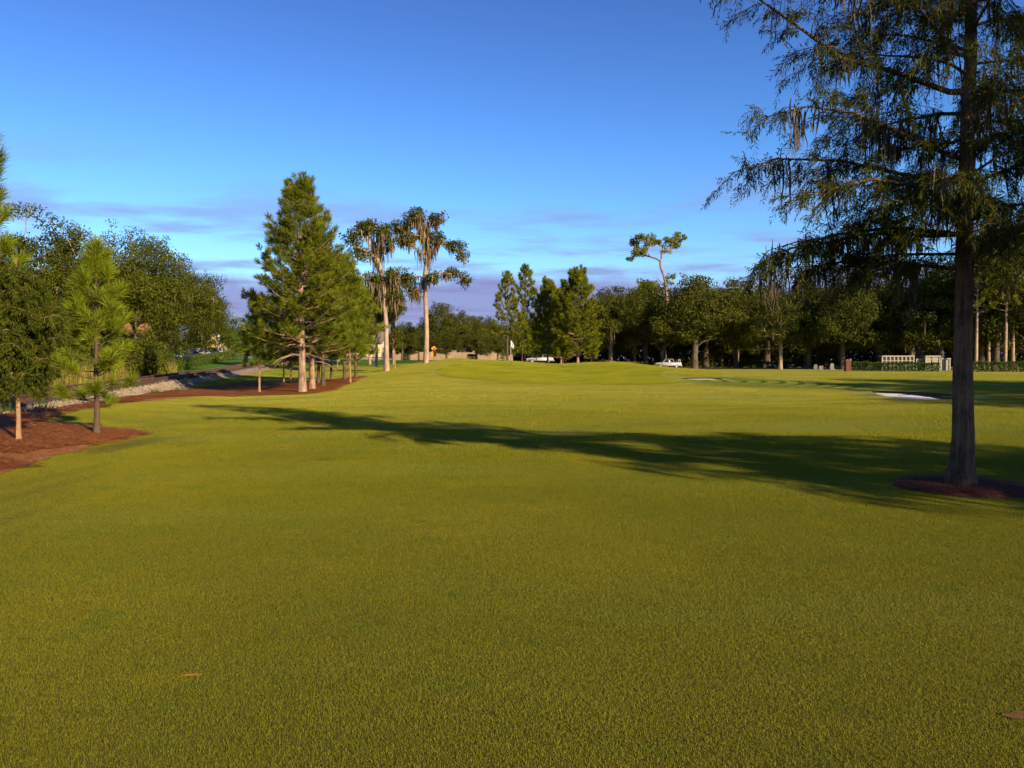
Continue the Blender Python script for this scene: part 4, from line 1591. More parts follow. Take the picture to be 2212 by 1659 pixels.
oakA = oakset('oak_a', 61, 15, 7.6, 2.6, 150, M['oakleaf'], M['barkoak'], (60, .8, 2.2, .12, None))
oakB = oakset('oak_b', 62, 15.5, 6.8, 3.0, 140, M['oakleaf'], M['barkoak'], (40, .8, 2.0, .12, None))
oakC = oakset('oak_c', 63, 14.5, 8.2, 2.2, 160, M['oakleaf'], M['barkoak'])
oakS = oakset('oak_s', 64, 13.5, 8.0, 2.6, 170, M['oakleaf2'], M['barkoak'], (70, .5, 1.6, .08, None), nleaf=290, ls=.19, cr=1.4)
oakT = oakset('oak_t', 65, 15, 6.2, 4.5, 105, M['oakleaf2'], M['barkpale'], (30, .5, 1.5, .08, None), nleaf=280, ls=.18, cr=1.15)
OV = {'A': (oakA, 15.6), 'B': (oakB, 16.2), 'C': (oakC, 15.2), 'S': (oakS, 14.4), 'T': (oakT, 15.8)}


def top_of(parts):
    me_ = parts['crown']
    co = np.empty(len(me_.vertices) * 3, np.float32)
    me_.vertices.foreach_get('co', co)
    return float(np.percentile(co[2::3], 99.7))


for k_ in OV:
    OV[k_] = (OV[k_][0], top_of(OV[k_][0]))


def oak(kind, u, y, vt, label, rz, group, wide=1.0, name='oak_tree'):
    parts, hb = OV[kind]
    x = at(u, 800, y)[0]
    s = hp(u, vt, y) / hb * (1.12 if u > 1280 else 1.0)
    return plant(name, parts, x, y, label, 'tree', group, rz, (s * wide, s * wide, s), sink=.1)


g1 = 'oaks across the railway'
for a in (('T', 92, 62, 448, 'tall open-crowned oak with bare limbs against the sky, leftmost across the railway', .4, 1.1),
          ('S', 190, 64, 492, 'broad oak with pale bare branches next to the tall open-crowned oak', 1.7, .85),
          ('S', 285, 70, 505, 'big oak behind the young pine across the railway', 3.3, .9),
          ('S', 372, 86, 560, 'dense domed oak sloping down towards the parked cars', 5.0, .85),
          ('S', 438, 158, 596, 'rightmost dark oak overhanging the yellow building', .9, .62),
          ('A', 20, 58, 560, 'oak behind the left-edge trees', 2.6, .8),
          ('S', 120, 52, 640, 'low oak behind the young fine-leaved tree', 4.2, .7)):
    oak(a[0], a[1], a[2], a[3], a[4], a[5], g1, a[6])

brt = oakset('bright_tree', 66, 8, 3.6, 1.8, 90, M['brightleaf'], M['barkoak'], nleaf=170, ls=.20, cr=.9)
OV['L'] = (brt, top_of(brt))
g2 = 'light green trees behind the parked cars'
for a in (('L', 455, 138, 690, 'light green tree above the parked cars', .2, 1.3), ('L', 505, 142, 685, 'light green tree between the parked cars and the small slim pine', 2.0, 1.2), ('L', 555, 148, 690, 'light green tree behind the small slim pine', 3.7, 1.2),
          ('L', 610, 155, 700, 'light green tree seen left of the pale pine trunks', 5.1, 1.2), ('L', 415, 132, 715, 'light green bush tree beside the yellow building', 1.2, 1.3), ('L', 535, 130, 738, 'low yellowish shrubby tree behind the short hedge', 4.4, 1.5)):
    oak(a[0], a[1], a[2], a[3], a[4], a[5], g2, a[6], 'leafy_tree')

g3 = 'trees behind the beige wall'
for a in (('B', 700, 168, 690, 'dark tree far behind the pine group', .3, 1.0), ('A', 780, 172, 690, 'dark tree behind the leftmost mossy trunk', 1.1, 1.0), ('B', 880, 170, 695, 'dark tree between the two tall mossy trees', 2.3, .9), ('C', 952, 160, 655, 'grey green oak right behind the tallest mossy trunk', .8, .9), ('A', 1005, 164, 672, 'oak right of the tallest mossy tree behind the wall', 3.0, .9),
          ('B', 1050, 172, 684, 'low oak between the wall and the flag', 4.1, .9), ('C', 1095, 176, 690, 'oak far behind the flag', 5.3, .9), ('A', 1150, 178, 675, 'oak far behind the sparse pine', 1.9, 1.0), ('B', 1215, 180, 668, 'oak far behind the broad pine', 2.7, 1.0)):
    oak(a[0], a[1], a[2], a[3], a[4], a[5], g3, a[6])
g4 = 'round young oaks in front of the beige wall'
for a in (('L', 868, 128, 712, 'round dark young oak before the wall, leftmost', .5, 1.1), ('L', 905, 132, 715, 'round young oak before the wall left of the tallest mossy trunk', 1.5, 1.1), ('L', 965, 134, 712, 'round young oak between the orange sign and the lit wall', 2.5, 1.2), ('L', 1030, 136, 716, 'round young oak right of the lit wall', 3.5, 1.3), ('L', 1075, 140, 720, 'round young oak left of the slender pine trunk', 4.5, 1.2)):
    o_ = oak('B', a[1], a[2], a[3], a[4], a[5], g4, a[6])

g5 = 'oaks of the right tree line'
for a in (('B', 1318, 170, 640, 'oak directly right of the broad full pine', .2, 1.0), ('A', 1395, 178, 628, 'oak below the lone tall pine', 1.5, .95), ('C', 1500, 166, 619, 'multi-trunk live oak on the red mulch patch', .5, .95),
          ('B', 1590, 172, 626, 'oak between the multi-trunk oak and the pale-trunk tree', 2.9, 1.0), ('T', 1686, 160, 632, 'pale-trunked leafy tree with the red tail light beside it', 4.1, .8), ('A', 1745, 165, 628, 'oak next right of the pale-trunk tree', 5.0, .9), ('C', 1820, 158, 622, 'oak above the red brick pillar', .8, .85),
          ('B', 1900, 160, 610, 'oak above the white lattice tomb', 2.0, 1.0), ('A', 1985, 156, 600, 'oak above the pale mausoleum left of the foreground trunk', 3.1, .9), ('C', 2075, 158, 590, 'oak behind the foreground trunk', 4.4, .9), ('B', 2150, 148, 552, 'tall oak right of the foreground trunk', 5.5, 1.0), ('A', 2222, 146, 545, 'tall oak at the right picture edge', 1.0, 1.0), ('A', 2320, 150, 560, 'oak just outside the right picture edge', 2.0, 1.0)):
    oak(a[0], a[1], a[2], a[3], a[4], a[5], g5, a[6])
g6 = 'second row of oaks behind the right tree line'
for k_, u in enumerate(range(1280, 2330, 75)):
    oak('ABC'[k_ % 3], u + (k_ * 37) % 23, 200 + (k_ * 53) % 17, 650 - (k_ * 29) % 22, 'dark oak in the second row behind the right tree line', k_ * 1.3, g6, 1.1)

for k_, u in enumerate(range(1240, 2420, 62)):
    oak('CAB'[k_ % 3], u + (k_ * 31) % 19, 246 + (k_ * 53) % 21, 668 - (k_ * 29) % 16, 'dark oak in the rearmost row of the right tree line', k_ * 1.7, 'rearmost oaks of the right tree line', 1.35)
# oaks outside the frame on the right whose shade falls on the bunker
g7 = 'oaks outside the right edge shading the bunker'
for k_, (x, y, s) in enumerate(((31.2, 18, .62), (34.0, 28, .62), (36, 37, .62), (39.5, 46, .62), (36, 18, .64), (39, 27, .66), (43, 36, .66), (47, 44, .66), (46, 28, .7), (52, 37, .7))):
    plant('oak_tree', (oakC, oakA, oakB)[k_ % 3], x, y, 'oak outside the right edge of the picture shading the bunker', 'tree', g7, k_ * 1.1, (s * 1.05, s * 1.05, s))

# pink-trunked pines at the far right and palm
fp3 = pine('right_pine', 57, 17, 9, 3.0, .8, 5, .5, 20, .07, M['needle3'], M['barkpale'], .26, shape=lambda t_: ((1 - t_) ** .4), blen=.7, bstep=.5, upcurve=.7, dead=4, axis=.4, start=.4, elev=(.1, .8))
for u, y, vt, lab, rz in ((2108, 142, 560, 'pine with straight pinkish trunk just right of the foreground trunk', .3), (2172, 140, 552, 'pine with straight pinkish trunk behind the right hedge', 2.0), (2188, 146, 548, 'slimmer pink-trunked pine beside its twin', 4.0), (2135, 150, 560, 'pine half hidden among the tall right oaks', 5.0)):
    pl_pine(fp3, 17, u, y, vt, lab, rz, group='pines behind the right hedge')

# lone tall pine
def tall_pine():
    T = [(0, 0, 0), (.3, 0, 5), (.6, 0, 10), (.8, 0, 15), (.5, 0, 18.5), (.0, 0, 21), (-.7, 0, 22.6)]
    lob = [(-4.3, 0, 28.6, 3.4, 2.6, 1.5, 1.2), (-5.6, 0, 26.2, 2.0, 2.0, 1.1, .9), (-8.0, 0, 24.6, 1.3, 1.3, .7, .8), (2.2, 0, 28.4, 2.4, 2.2, 1.2, 1), (3.2, 0, 29.8, 1.5, 1.3, .8, 1), (-.2, 0, 26.8, 1.3, 1.3, .8, .7), (2.0, 0, 19.8, 1.4, 1.3, 1.4, .8),
           (-3.6, .6, 18.2, 2.0, 2.0, 1.8, 1), (-5.0, 0, 15.2, 2.6, 2.2, 1.4, 1), (-1.2, .4, 14.2, 1.5, 1.4, 1.1, .7)]
    return broadleaf('tall_pine', 71, T, lob, 120, .62, .72, 90, .34, .34, M['needle3'], M['barkpine'], tip_r=.05, flat=.7)


tpn = tall_pine()
pl_pine(tpn, 30.2, 1433, 188, 506, 'lone tall pine with crooked bare trunk rising above the right tree line', 0.0, 'tall_pine', None)

# ------------------------------------------------------------------ tall mossy trees
def mossy(nm, seed, H_, lobes, trunk, ncl, nm_, base_r, low=None):
    return broadleaf(nm, seed, trunk, lobes, ncl, 0.6, .62, 95, .21, base_r, M['oakleaf'], M['barkpale'], (nm_, .5, 2.9, .13, low), tip_r=.025, flat=.75)


def px2(u, v, u0, y):
    a = at(u, v, y)
    return (a[0] - at(u0, 790, y)[0], a[2])


YE = 92
ze = h1(at(920, 790, YE)[0], YE)


def lobe(u, v, ru, rv, u0, y, zz, wt=1.0, dy=0):
    a = px2(u, v, u0, y)
    k_ = y / 1770
    return (a[0], dy + (ru * .02) * ((u * 7) % 5 - 2), a[1] - zz, ru * k_ * 1.15, ru * k_ * 1.15, rv * k_ * 1.05, wt)


le = [lobe(903, 462, 13, 9, 920, YE, ze), lobe(862, 486, 17, 10, 920, YE, ze), lobe(884, 470, 12, 9, 920, YE, ze), lobe(944, 470, 12, 9, 920, YE, ze), lobe(878, 515, 17, 12, 920, YE, ze), lobe(946, 512, 15, 11, 920, YE, ze), lobe(985, 530, 14, 9, 920, YE, ze), lobe(1000, 552, 9, 8, 920, YE, ze), lobe(912, 500, 12, 10, 920, YE, ze, .3, 1.2), lobe(1002, 600, 10, 14, 920, YE, ze, 1.2), lobe(978, 590, 12, 9, 920, YE, ze), lobe(893, 628, 8, 14, 920, YE, ze), lobe(872, 600, 10, 9, 920, YE, ze, .6, 1.0), lobe(940, 600, 12, 8, 920, YE, ze, .3, -1)]
tre = [(0, 0, 0), (.1, 0, 3.5), (0, 0, 7), (-.15, 0, 9.5), (.2, 0, 12), (0, .1, 14), (-.3, 0, 15.6)]
me_ = mossy('moss_e', 81, 17, le, tre, 112, 300, .25, lambda p_: p_[2] > 7.4)
plant('mossy_tree', me_, at(920, 790, YE)[0], YE, 'tallest moss-draped tree with a long bare pale trunk beside the green', sink=.1)
YA = 80
za = h1(at(835, 790, YA)[0], YA)
la = [lobe(795, 492, 17, 10, 835, YA, za), lobe(765, 512, 12, 13, 835, YA, za), lobe(828, 496, 13, 11, 835, YA, za), lobe(780, 545, 14, 11, 835, YA, za), lobe(845, 520, 9, 10, 835, YA, za), lobe(815, 540, 12, 10, 835, YA, za, .5, 1), lobe(853, 592, 14, 13, 835, YA, za), lobe(808, 600, 15, 10, 835, YA, za), lobe(878, 605, 12, 13, 835, YA, za), lobe(860, 640, 9, 9, 835, YA, za)]
tra = [(0, 0, 0), (0, 0, 2.5), (-.05, 0, 5), (-.2, 0, 7.2), (-.3, 0, 9), (-.8, 0, 11), (-1.1, 0, 12.4)]
ma_ = mossy('moss_a', 82, 15, la, tra, 100, 200, .22, lambda p_: p_[2] > 6)
plant('mossy_tree', ma_, at(835, 790, YA)[0], YA, 'moss-draped tree with forked crown and thick pale trunk, left of the tallest', sink=.1)
lb = [(-1.0, 0, 8.4, 2.0, 2.0, 1.2, 1), (1.0, .3, 9.4, 1.8, 1.8, 1.3, 1), (0, -.5, 11, 1.6, 1.6, 1.2, 1), (.2, 0, 7.2, 2.2, 2.0, .9, .8)]
trb = [(0, 0, 0), (.1, 0, 2), (0, 0, 4), (.15, 0, 6), (.1, 0, 7.5), (0, 0, 9)]
mb_ = mossy('moss_b', 83, 12, lb, trb, 60, 95, .17, lambda p_: p_[2] > 5.2)
for u, y, vt, lab, rz, ti in ((812, 100, 600, 'slim moss-draped tree beside the crossing signal', .4, (0, .02)), (799, 106, 610, 'moss-draped tree with dark-topped trunk left of the crossing signal', 2.4, (0, -.03)), (851, 104, 590, 'slim moss-draped tree leaning right behind the thick pale trunk', 4.6, (0, .13))):
    x = at(u, 790, y)[0]
    s = hp(u, vt, y) / 12.4
    r_ = plant('mossy_tree', mb_, x, y, lab, 'tree', 'slim mossy trees by the crossing', rz, s, sink=.1, tilt=ti)


# ------------------------------------------------------------------ young staked trees and palm
sap = broadleaf('sapling', 91, [(0, 0, 0), (.01, 0, .6), (0, .01, 1.2), (.01, 0, 1.8), (0, 0, 2.3)], [(0, 0, 2.6, .75, .75, .95, 1), (.2, .1, 3.2, .5, .5, .6, 1)], 42, .25, .32, 60, .12, .045, M['oakleaf2'], M['barkyoung'], tip_r=.006)
x, y, _ = at(853, 790, 84)
plant('sapling', sap, x, y, 'slim staked sapling with pale stem right of the thick mossy trunk', sc=1.15, sink=.02)
x, y, _ = at(729, 792, 92)
plant('sapling', sap, x, y, 'slim sapling in a mulch ring on the bright far lawn', rz=2, sc=1.1, sink=.02)
tag(sheet('mulch_ring', [(x + 1.1 * math.cos(a), y + 1.1 * math.sin(a)) for a in np.linspace(0, 6.283, 24, endpoint=False)], M['mulch'], .05, .4), 'small mulch ring round the sapling on the far lawn', kind='structure')


def palm():
    rng = np.random.default_rng(5)
    W, A, D = Acc(), Acc(), Acc()
    zt = np.linspace(0, 5.2, 12)
    v, f = tube_np(np.column_stack([zt * .03, zt * 0, zt]), np.full(12, .11) * (1 + .1 * np.sin(zt * 9)), 10)
    W.add(v, f)
    for k_ in range(34):
        dead = k_ >= 24
        az = k_ * 2.4
        el = rng.uniform(-1.1, -.7) if dead else rng.uniform(-.2, 1.2)
        base = np.array([.156, 0, 5.2])
        d = np.array([math.cos(az) * math.cos(el), math.sin(az) * math.cos(el), math.sin(el)])
        tip = base + d * 1.0
        (D if dead else A).add(np.array([base, base + [0, 0, .04], tip]), np.array([[0, 1, 2]]), .5)
        X, Y, Z = frames(d[None], rng)
        for b_ in np.linspace(-1.2, 1.2, 15):
            dd = unit(d * math.cos(b_) + Y[0] * math.sin(b_) - np.array([0, 0, .25]))
            e_ = tip + dd * .8
            s_ = np.cross(dd, X[0]) * .03
            (D if dead else A).add(np.array([tip, (tip + e_) / 2 + s_, e_ - [0, 0, .15], (tip + e_) / 2 - s_]), np.array([[0, 1, 2, 3]]), float(rng.uniform(.2, .8)))
    return {'trunk': W.mesh('palm_trunk', M['barkoak'], True), 'crown': A.mesh('palm_crown', M['oakleaf2']), 'dead_frond': D.mesh('palm_dead', M['palmdead'])}


x, y, _ = at(290, 780, 64)
plant('palm_tree', palm(), x, y, 'small palm with dead orange fronds under the oaks across the railway', 'palm')


# ------------------------------------------------------------------ hedges, tall grass, shrubs
def hedge_mesh(name, pts, wid, hgt, n, ls, matl, seed, stems=True):
    rng = np.random.default_rng(seed)
    p = np.array(pts, float)
    seg = np.linalg.norm(np.diff(p, axis=0), axis=1)
    cum = np.concatenate([[0], np.cumsum(seg)])
    s = rng.uniform(0, cum[-1], n)
    x, y = np.interp(s, cum, p[:, 0]), np.interp(s, cum, p[:, 1])
    tn = unit(p[-1] - p[0])
    nr = np.array([-tn[1], tn[0]])
    face = rng.random(n)
    o = np.where(face < .4, -wid / 2, np.where(face < .55, wid / 2, rng.uniform(-wid / 2, wid / 2, n))) + rng.normal(0, .07, n)
    hh = hgt * (1 + .05 * np.sin(s * .9) + .03 * np.sin(s * 3.1))
    z = np.where((face > .55) & (face < .85), hh, rng.uniform(.02, 1, n) * hh) + rng.normal(0, .05, n)
    P = np.column_stack([x + nr[0] * o, y + nr[1] * o, H(x, y) + z])
    X, Y, Z = frames(rng.normal(size=(n, 3)) + np.array([0, 0, .5]), rng)
    A = Acc()
    v, f = scatter(LEAF_V, LEAF_F, P, X, Y, Z, ls * rng.uniform(.6, 1.3, n))
    A.add(v, f, np.repeat(np.clip(rng.normal(.5, .2, n), 0, 1), 4))
    W = Acc()
    for s_ in np.arange(0, cum[-1], .5):
        x_, y_ = float(np.interp(s_, cum, p[:, 0])), float(np.interp(s_, cum, p[:, 1]))
        z_ = h1(x_, y_)
        v, f = tube_np(np.array([[x_, y_, z_ - .05], [x_ + rng.normal(0, .1), y_ + rng.normal(0, .1), z_ + hgt * .5], [x_ + rng.normal(0, .25), y_ + rng.normal(0, .2), z_ + hgt * .92]]), np.array([.03, .022, .01]), 4)
        W.add(v, f)
    return A.mesh(name + '_foliage', matl), W.mesh(name + '_stems', M['barkoak'])


def hedge(name, pts, wid, hgt, n, ls, seed, label, matl=None, cat='hedge', group=None):
    a, b2 = hedge_mesh(name, pts, wid, hgt, n, ls, matl or M['hedge'], seed)
    r_ = tag(ob(name, None), label, cat, group)
    ob('foliage', a, r_)
    ob('stem', b2, r_)['kind'] = 'stuff'
    return r_


def lin(u0, y0, u1, y1, k_=12):
    a, b2 = at(u0, 790, y0), at(u1, 790, y1)
    return [(a[0] + (b2[0] - a[0]) * f_, a[1] + (b2[1] - a[1]) * f_) for f_ in np.linspace(0, 1, k_)]


hedge('hedge', lin(388, 94, 515, 121), 1.2, 1.15, 9000, .16, 1, 'short clipped bright hedge in front of the parked cars', M['brightleaf'])
hedge('hedge', lin(1835, 137, 2030, 132, 20), 1.2, 1.35, 7000, .22, 2, 'long dark hedge left of the foreground trunk before the tombs')
hedge('hedge', lin(2082, 131, 2290, 127, 20), 1.2, 1.45, 7000, .22, 3, 'long dark hedge right of the foreground trunk')
hedge('hedge', lin(1560, 186, 1830, 172, 20), 1.2, 1.3, 6500, .25, 4, 'dark hedge under the oaks left of the brick pillar')
hedge('shrub', lin(870, 148, 885, 148, 4), 1.6, 1.2, 1200, .2, 5, 'dark low shrub at the wall foot left of the tallest mossy trunk', cat='shrub')
hedge('shrub', lin(1010, 146, 1030, 146, 4), 1.6, 1.0, 1200, .2, 6, 'dark low shrub at the wall foot right of the sunlit stretch', cat='shrub')
for k_, (u0, u1) in enumerate(((1120, 1330), (1320, 1560), (1550, 1790), (1780, 2020), (2010, 2330))):
    hedge('shrub', lin(u0, 222, u1, 214, 20), 4, 5.2, 9000, .85, 30 + k_, 'dark undergrowth deep behind ' + ('the pines beyond the green', 'the white pickup truck', 'the pale-trunk tree', 'the brick pillar and lattice tomb', 'the right hedge and pink trunks')[k_], cat='undergrowth', matl=M['oakleaf'], group='undergrowth behind the right oaks')
hedge('shrub', lin(640, 178, 1130, 190, 30), 4, 5.0, 12000, .8, 40, 'dark undergrowth behind the beige wall', cat='undergrowth', matl=M['oakleaf'])
hedge('shrub', lin(170, 102, 372, 118, 16), 3, 4.2, 9000, .4, 41, 'dark undergrowth deep behind the oaks across the railway', cat='undergrowth', matl=M['oakleaf'])
hedge('shrub', lin(30, 44, 330, 66, 16), 2.5, 2.8, 10000, .2, 7, 'dense shrub bank across the track behind the young trees', cat='shrub', matl=M['oakleaf2'])
hedge('shrub', lin(290, 66, 372, 84, 8), 2.5, 2.2, 5000, .16, 8, 'round green shrubs beside the yellow building', cat='shrub', matl=M['hedge'])
hedge('shrub', lin(520, 128, 625, 146, 12), 2.5, 2.6, 5000, .2, 9, 'green shrub bank beyond the track behind the slim pine', cat='shrub', matl=M['brightleaf'])

rng = np.random.default_rng(17)
n = 9000
s = rng.uniform(20, 80, n)
q = -11.2 - np.abs(rng.normal(0, 1.3, n))
x = (q + CURV(s)) * NX + s * TX
y = (q + CURV(s)) * NY + s * TY
h_ = rng.uniform(.6, 1.6, n)
az = rng.uniform(0, 6.28, n)
sd = np.column_stack([np.cos(az), np.sin(az), np.zeros(n)]) * .018
b_ = np.column_stack([x, y, H(x, y) - .05])
mid = b_ + np.column_stack([rng.normal(0, .08, n), rng.normal(0, .08, n), h_ * .6])
tp_ = b_ + np.column_stack([rng.normal(0, .25, n), rng.normal(0, .25, n), h_])
v = np.stack([b_ - sd, b_ + sd, mid + sd, tp_, mid - sd], 1).reshape(-1, 3)
b0 = (np.arange(n) * 5)[:, None]
me = mesh_np('tall_grass', v, [np.concatenate([b0, b0 + 1, b0 + 2, b0 + 4], 1), np.concatenate([b0 + 4, b0 + 2, b0 + 3], 1)], M['drygrass'], False, {'tint': np.repeat(rng.uniform(0, 1, n), 5)})
tag(ob('tall_grass', me), 'tall yellow dry grass along the far side of the track', kind='stuff')
# weeds on the ballast shoulder
wv, wf = Acc(), None
for s_, q_ in ((24.5, -6.5), (22.3, -6.7), (41, -6.3), (49, -6.4)):
    x_, y_ = tp(q_, s_)
    for k_ in range(60):
        a_ = random.uniform(0, 6.28)
        l_ = random.uniform(.12, .32)
        z_ = h1(x_, y_) + .05
        o_ = np.array([x_ + random.gauss(0, .15), y_ + random.gauss(0, .15), z_])
        t_ = o_ + np.array([math.cos(a_) * l_ * .6, math.sin(a_) * l_ * .6, l_])
        sd_ = np.array([-math.sin(a_), math.cos(a_), 0]) * .012
        wv.add(np.array([o_ - sd_, o_ + sd_, t_]), np.array([[0, 1, 2]]), random.random())
tag(ob('weeds', wv.mesh('weeds', M['brightleaf'])), 'small green weeds sprouting on the ballast shoulder', kind='stuff')
# pine needles dropped on the near grass
nd = [((410, 1468), .055, .12)]
for (u, v_), l_, a_ in nd:
    px_, py_ = gp(u, v_)
    mb = MB()
    z_ = h1(px_, py_) + .018
    for k_ in range(3):
        aa = a_ + k_ * .07
        dx, dy = math.cos(aa) * l_, math.sin(aa) * l_
        mb.tube([(px_ - dx, py_ - dy, z_), (px_, py_, z_ + .004 + k_ * .002), (px_ + dx, py_ + dy + .01 * k_, z_)], [.0005, .0007, .0004], 4)
    o_ = mb.build('fallen_needle_bundle', M['straw'])
    o_.data.attributes.new('tint', 'FLOAT', 'POINT').data.foreach_set('value', np.full(len(o_.data.vertices), .8, np.float32))
    tag(o_, 'dry orange pine needle bundle on the near grass, ' + ('longest, at lower left' if l_ > .04 else 'shorter, nearer the middle'), 'pine needles', 'fallen needles on the fairway')

# ------------------------------------------------------------------ flagstick and bunker rake
fx, fy, _ = at(1103.5, 798, 79)
fz = h1(fx, fy)
fs = tag(ob('flagstick', None, None, (fx, fy, fz)), 'flagstick with a white flag standing in the hole on the green', 'flagstick')
mb = MB(); mb.tube([(0, 0, -.1), (0, 0, .95)], [.016, .014], 8); mb.build('lower_pole', M['black'], fs)
mb = MB(); mb.tube([(0, 0, .95), (0, 0, 2.45)], [.016, .012], 8); mb.build('upper_pole', M['white'], fs)
fw, fh = 12, 8
fv, ff = [], []
for a in range(fw + 1):
    for b_ in range(fh + 1):
        t_ = a / fw
        fv.append((.012 + t_ * .26 + .02 * math.sin(b_ * .5), .10 * math.sin(t_ * 5 + b_ * .25) * t_ + .02, 2.44 - b_ / fh * .62 - .34 * t_ ** 1.2 + .16 * (b_ / fh) * t_))
for a in range(fw):
    for b_ in range(fh):
        k_ = a * (fh + 1) + b_
        ff.append((k_, k_ + 1, k_ + fh + 2, k_ + fh + 1))
me = mesh_np('flag', np.array(fv), np.array(ff), M['flag'], True, {'tint': np.full(len(fv), .5)})
fo = ob('flag', me, fs)
sd_ = fo.modifiers.new('thickness', 'SOLIDIFY'); sd_.thickness = .004
mb = MB(); mb.tube([(0, 0, .004), (0, 0, .016)], [.06, .06], 16); mb.build('hole_rim', M['white'], fs)

rk = tag(ob('bunker_rake', None, None, (18.6, 38.2, h1(18.6, 38.2) - .06), .5), 'dark rake lying in the long white sand bunker', 'rake')
mb = MB(); mb.tube([(-.9, 0, .03), (.6, 0, .05)], [.016, .016], 6); mb.build('handle', M['black'], rk)
mb = MB(); mb.box(.58, .66, -.32, .32, .04, .11)
mb.build('head', M['black'], rk, .01)
for k_ in range(9):
    mb = MB(); mb.tube([(.62, -.30 + k_ * .075, .05), (.62, -.30 + k_ * .075, -.02)], [.008, .004], 5); mb.build('tine', M['black'], rk)


# ------------------------------------------------------------------ vehicles
def build_car(name, paint, style):
    P_ = {}
    if style == 'pickup':
        Lc, Wd = 5.4, 1.95
        low = [(-2.7, .45), (-2.68, .95), (-2.55, 1.08), (-1.35, 1.15), (-1.1, 1.17), (2.6, 1.15), (2.7, 1.05), (2.7, .45)]
        cab = [(-1.25, 1.15), (-.55, 1.80), (-.3, 1.84), (1.0, 1.84), (1.12, 1.15)]
    else:
        Lc, Wd = 4.6, 1.8
        low = [(-2.3, .35), (-2.28, .68), (-2.1, .80), (-1.0, .93), (1.7, .98), (2.2, .95), (2.3, .7), (2.28, .35)]
        cab = [(-1.05, .93), (-.25, 1.42), (.1, 1.47), (.9, 1.45), (1.75, .97)]
    root = tag(ob(name, None), 'x', 'car')
    mb = MB(); mb.prism(low, 'y', -Wd / 2, Wd / 2); mb.build('body', paint, root, .06, True)
    # cabin with inward-leaning sides
    c = MB()
    n_ = len(cab)
    zmin, zmax = min(p[1] for p in cab), max(p[1] for p in cab)
    def yw(z):
        return Wd / 2 - .06 - .14 * (z - zmin) / (zmax - zmin)
    vv = [(p[0], -yw(p[1]), p[1] - .01) for p in cab] + [(p[0], yw(p[1]), p[1] - .01) for p in cab]
    c.add(vv, [tuple(range(n_)), tuple(range(2 * n_ - 1, n_ - 1, -1))] + [(i_, i_ + n_, (i_ + 1) % n_ + n_, (i_ + 1) % n_) for i_ in range(n_)])
    c.build('cabin_window', M['glass'], root, .03, True)
    r_ = MB()
    tx = [p for p in cab if p[1] > zmax - .06]
    r_.box(min(p[0] for p in tx) - .08, max(p[0] for p in tx) + .06, -yw(zmax) - .01, yw(zmax) + .01, zmax - .03, zmax + .025)
    r_.build('roof', paint, root, .02, True)
    for sd in (-1, 1):
        for a, b2 in ((cab[0], tx[0]), (cab[-1], tx[-1]), (((cab[0][0] + cab[-1][0]) / 2 + .1, zmin), ((cab[0][0] + cab[-1][0]) / 2 + .1, zmax))):
            m_ = MB()
            m_.tube([(a[0], sd * (yw(a[1]) + .004), a[1]), (b2[0], sd * (yw(b2[1]) + .004), b2[1])], [.045, .04], 6)
            m_.build('pillar', paint, root)
    wr = .38 if style == 'pickup' else .32
    for wx in (-Lc * .31, Lc * .30):
        for sd in (-1, 1):
            m_ = MB(); m_.tube([(wx, sd * (Wd / 2 - .22), wr), (wx, sd * (Wd / 2 + .015), wr)], [wr, wr], 20)
            w_ = m_.build('wheel', M['tyre'], root, .02)
            m_ = MB(); m_.tube([(wx, sd * (Wd / 2 - .02), wr), (wx, sd * (Wd / 2 + .022), wr)], [wr * .62, wr * .58], 16)
            m_.build('rim', M['rim'], w_)
    zl = .82 if style == 'pickup' else .66
    for sd in (-1, 1):
        m_ = MB(); m_.box(-Lc / 2 - .012, -Lc / 2 + .2, sd * .72 - .17, sd * .72 + .17, zl - .07, zl + .09); m_.build('headlight', M['lamp'], root, .02)
        m_ = MB(); m_.box(Lc / 2 - .1, Lc / 2 + .014, sd * .76 - .1, sd * .76 + .1, zl - .05, zl + .2); m_.build('tail_light', M['redlens'], root, .02)
        m_ = MB(); m_.box(-1.05 if style != 'pickup' else -1.2, -.87 if style != 'pickup' else -1.0, sd * (Wd / 2 + .1) - .09, sd * (Wd / 2 + .1) + .09, zmin - .02, zmin + .13); m_.build('mirror', paint, root, .03)
    for sx in (-1, 1):
        m_ = MB(); m_.box(sx * Lc / 2 - .07 - .04 * (sx < 0), sx * Lc / 2 + .07 + .04 * (sx > 0), -Wd / 2 + .04, Wd / 2 - .04, .34, .52); m_.build('bumper', M['galv'] if style == 'pickup' else paint, root, .04)
    if style == 'pickup':
        m_ = MB(); m_.box(1.16, 2.62, -.86, .86, 1.15, 1.22); m_.build('bed_cover', M['black'], root, .02)
        for sd in (-1, 1):
            m_ = MB(); m_.tube([(2.0, sd * .84, 1.15), (2.12, sd * .82, 1.80), (2.36, sd * .82, 1.80), (2.42, sd * .84, 1.15)], [.07, .07, .07, .07], 6); m_.build('rear_post', paint, root)
        m_ = MB(); m_.box(2.05, 2.42, -.82, .82, 1.76, 1.84); m_.build('rear_roof', paint, root, .03)
        m_ = MB(); m_.tube([(2.68, 0, .95), (2.86, 0, .95)], [.34, .34], 18); m_.build('spare_wheel', M['tyre'], root, .03)
    return root


def copy_tree(o, mats=None):
    c = o.copy()
    COL.objects.link(c)
    for ch in o.children:
        d = ch.copy()
        COL.objects.link(d)
        d.parent = c
        for g in ch.children:
            e = g.copy()
            COL.objects.link(e)
            e.parent = d
    return c


def repaint(root, old, new):
    for ch in root.children:
        if ch.type == 'MESH' and ch.data.materials and ch.data.materials[0] == old:
            ch.data = ch.data.copy()
            ch.data.materials[0] = new


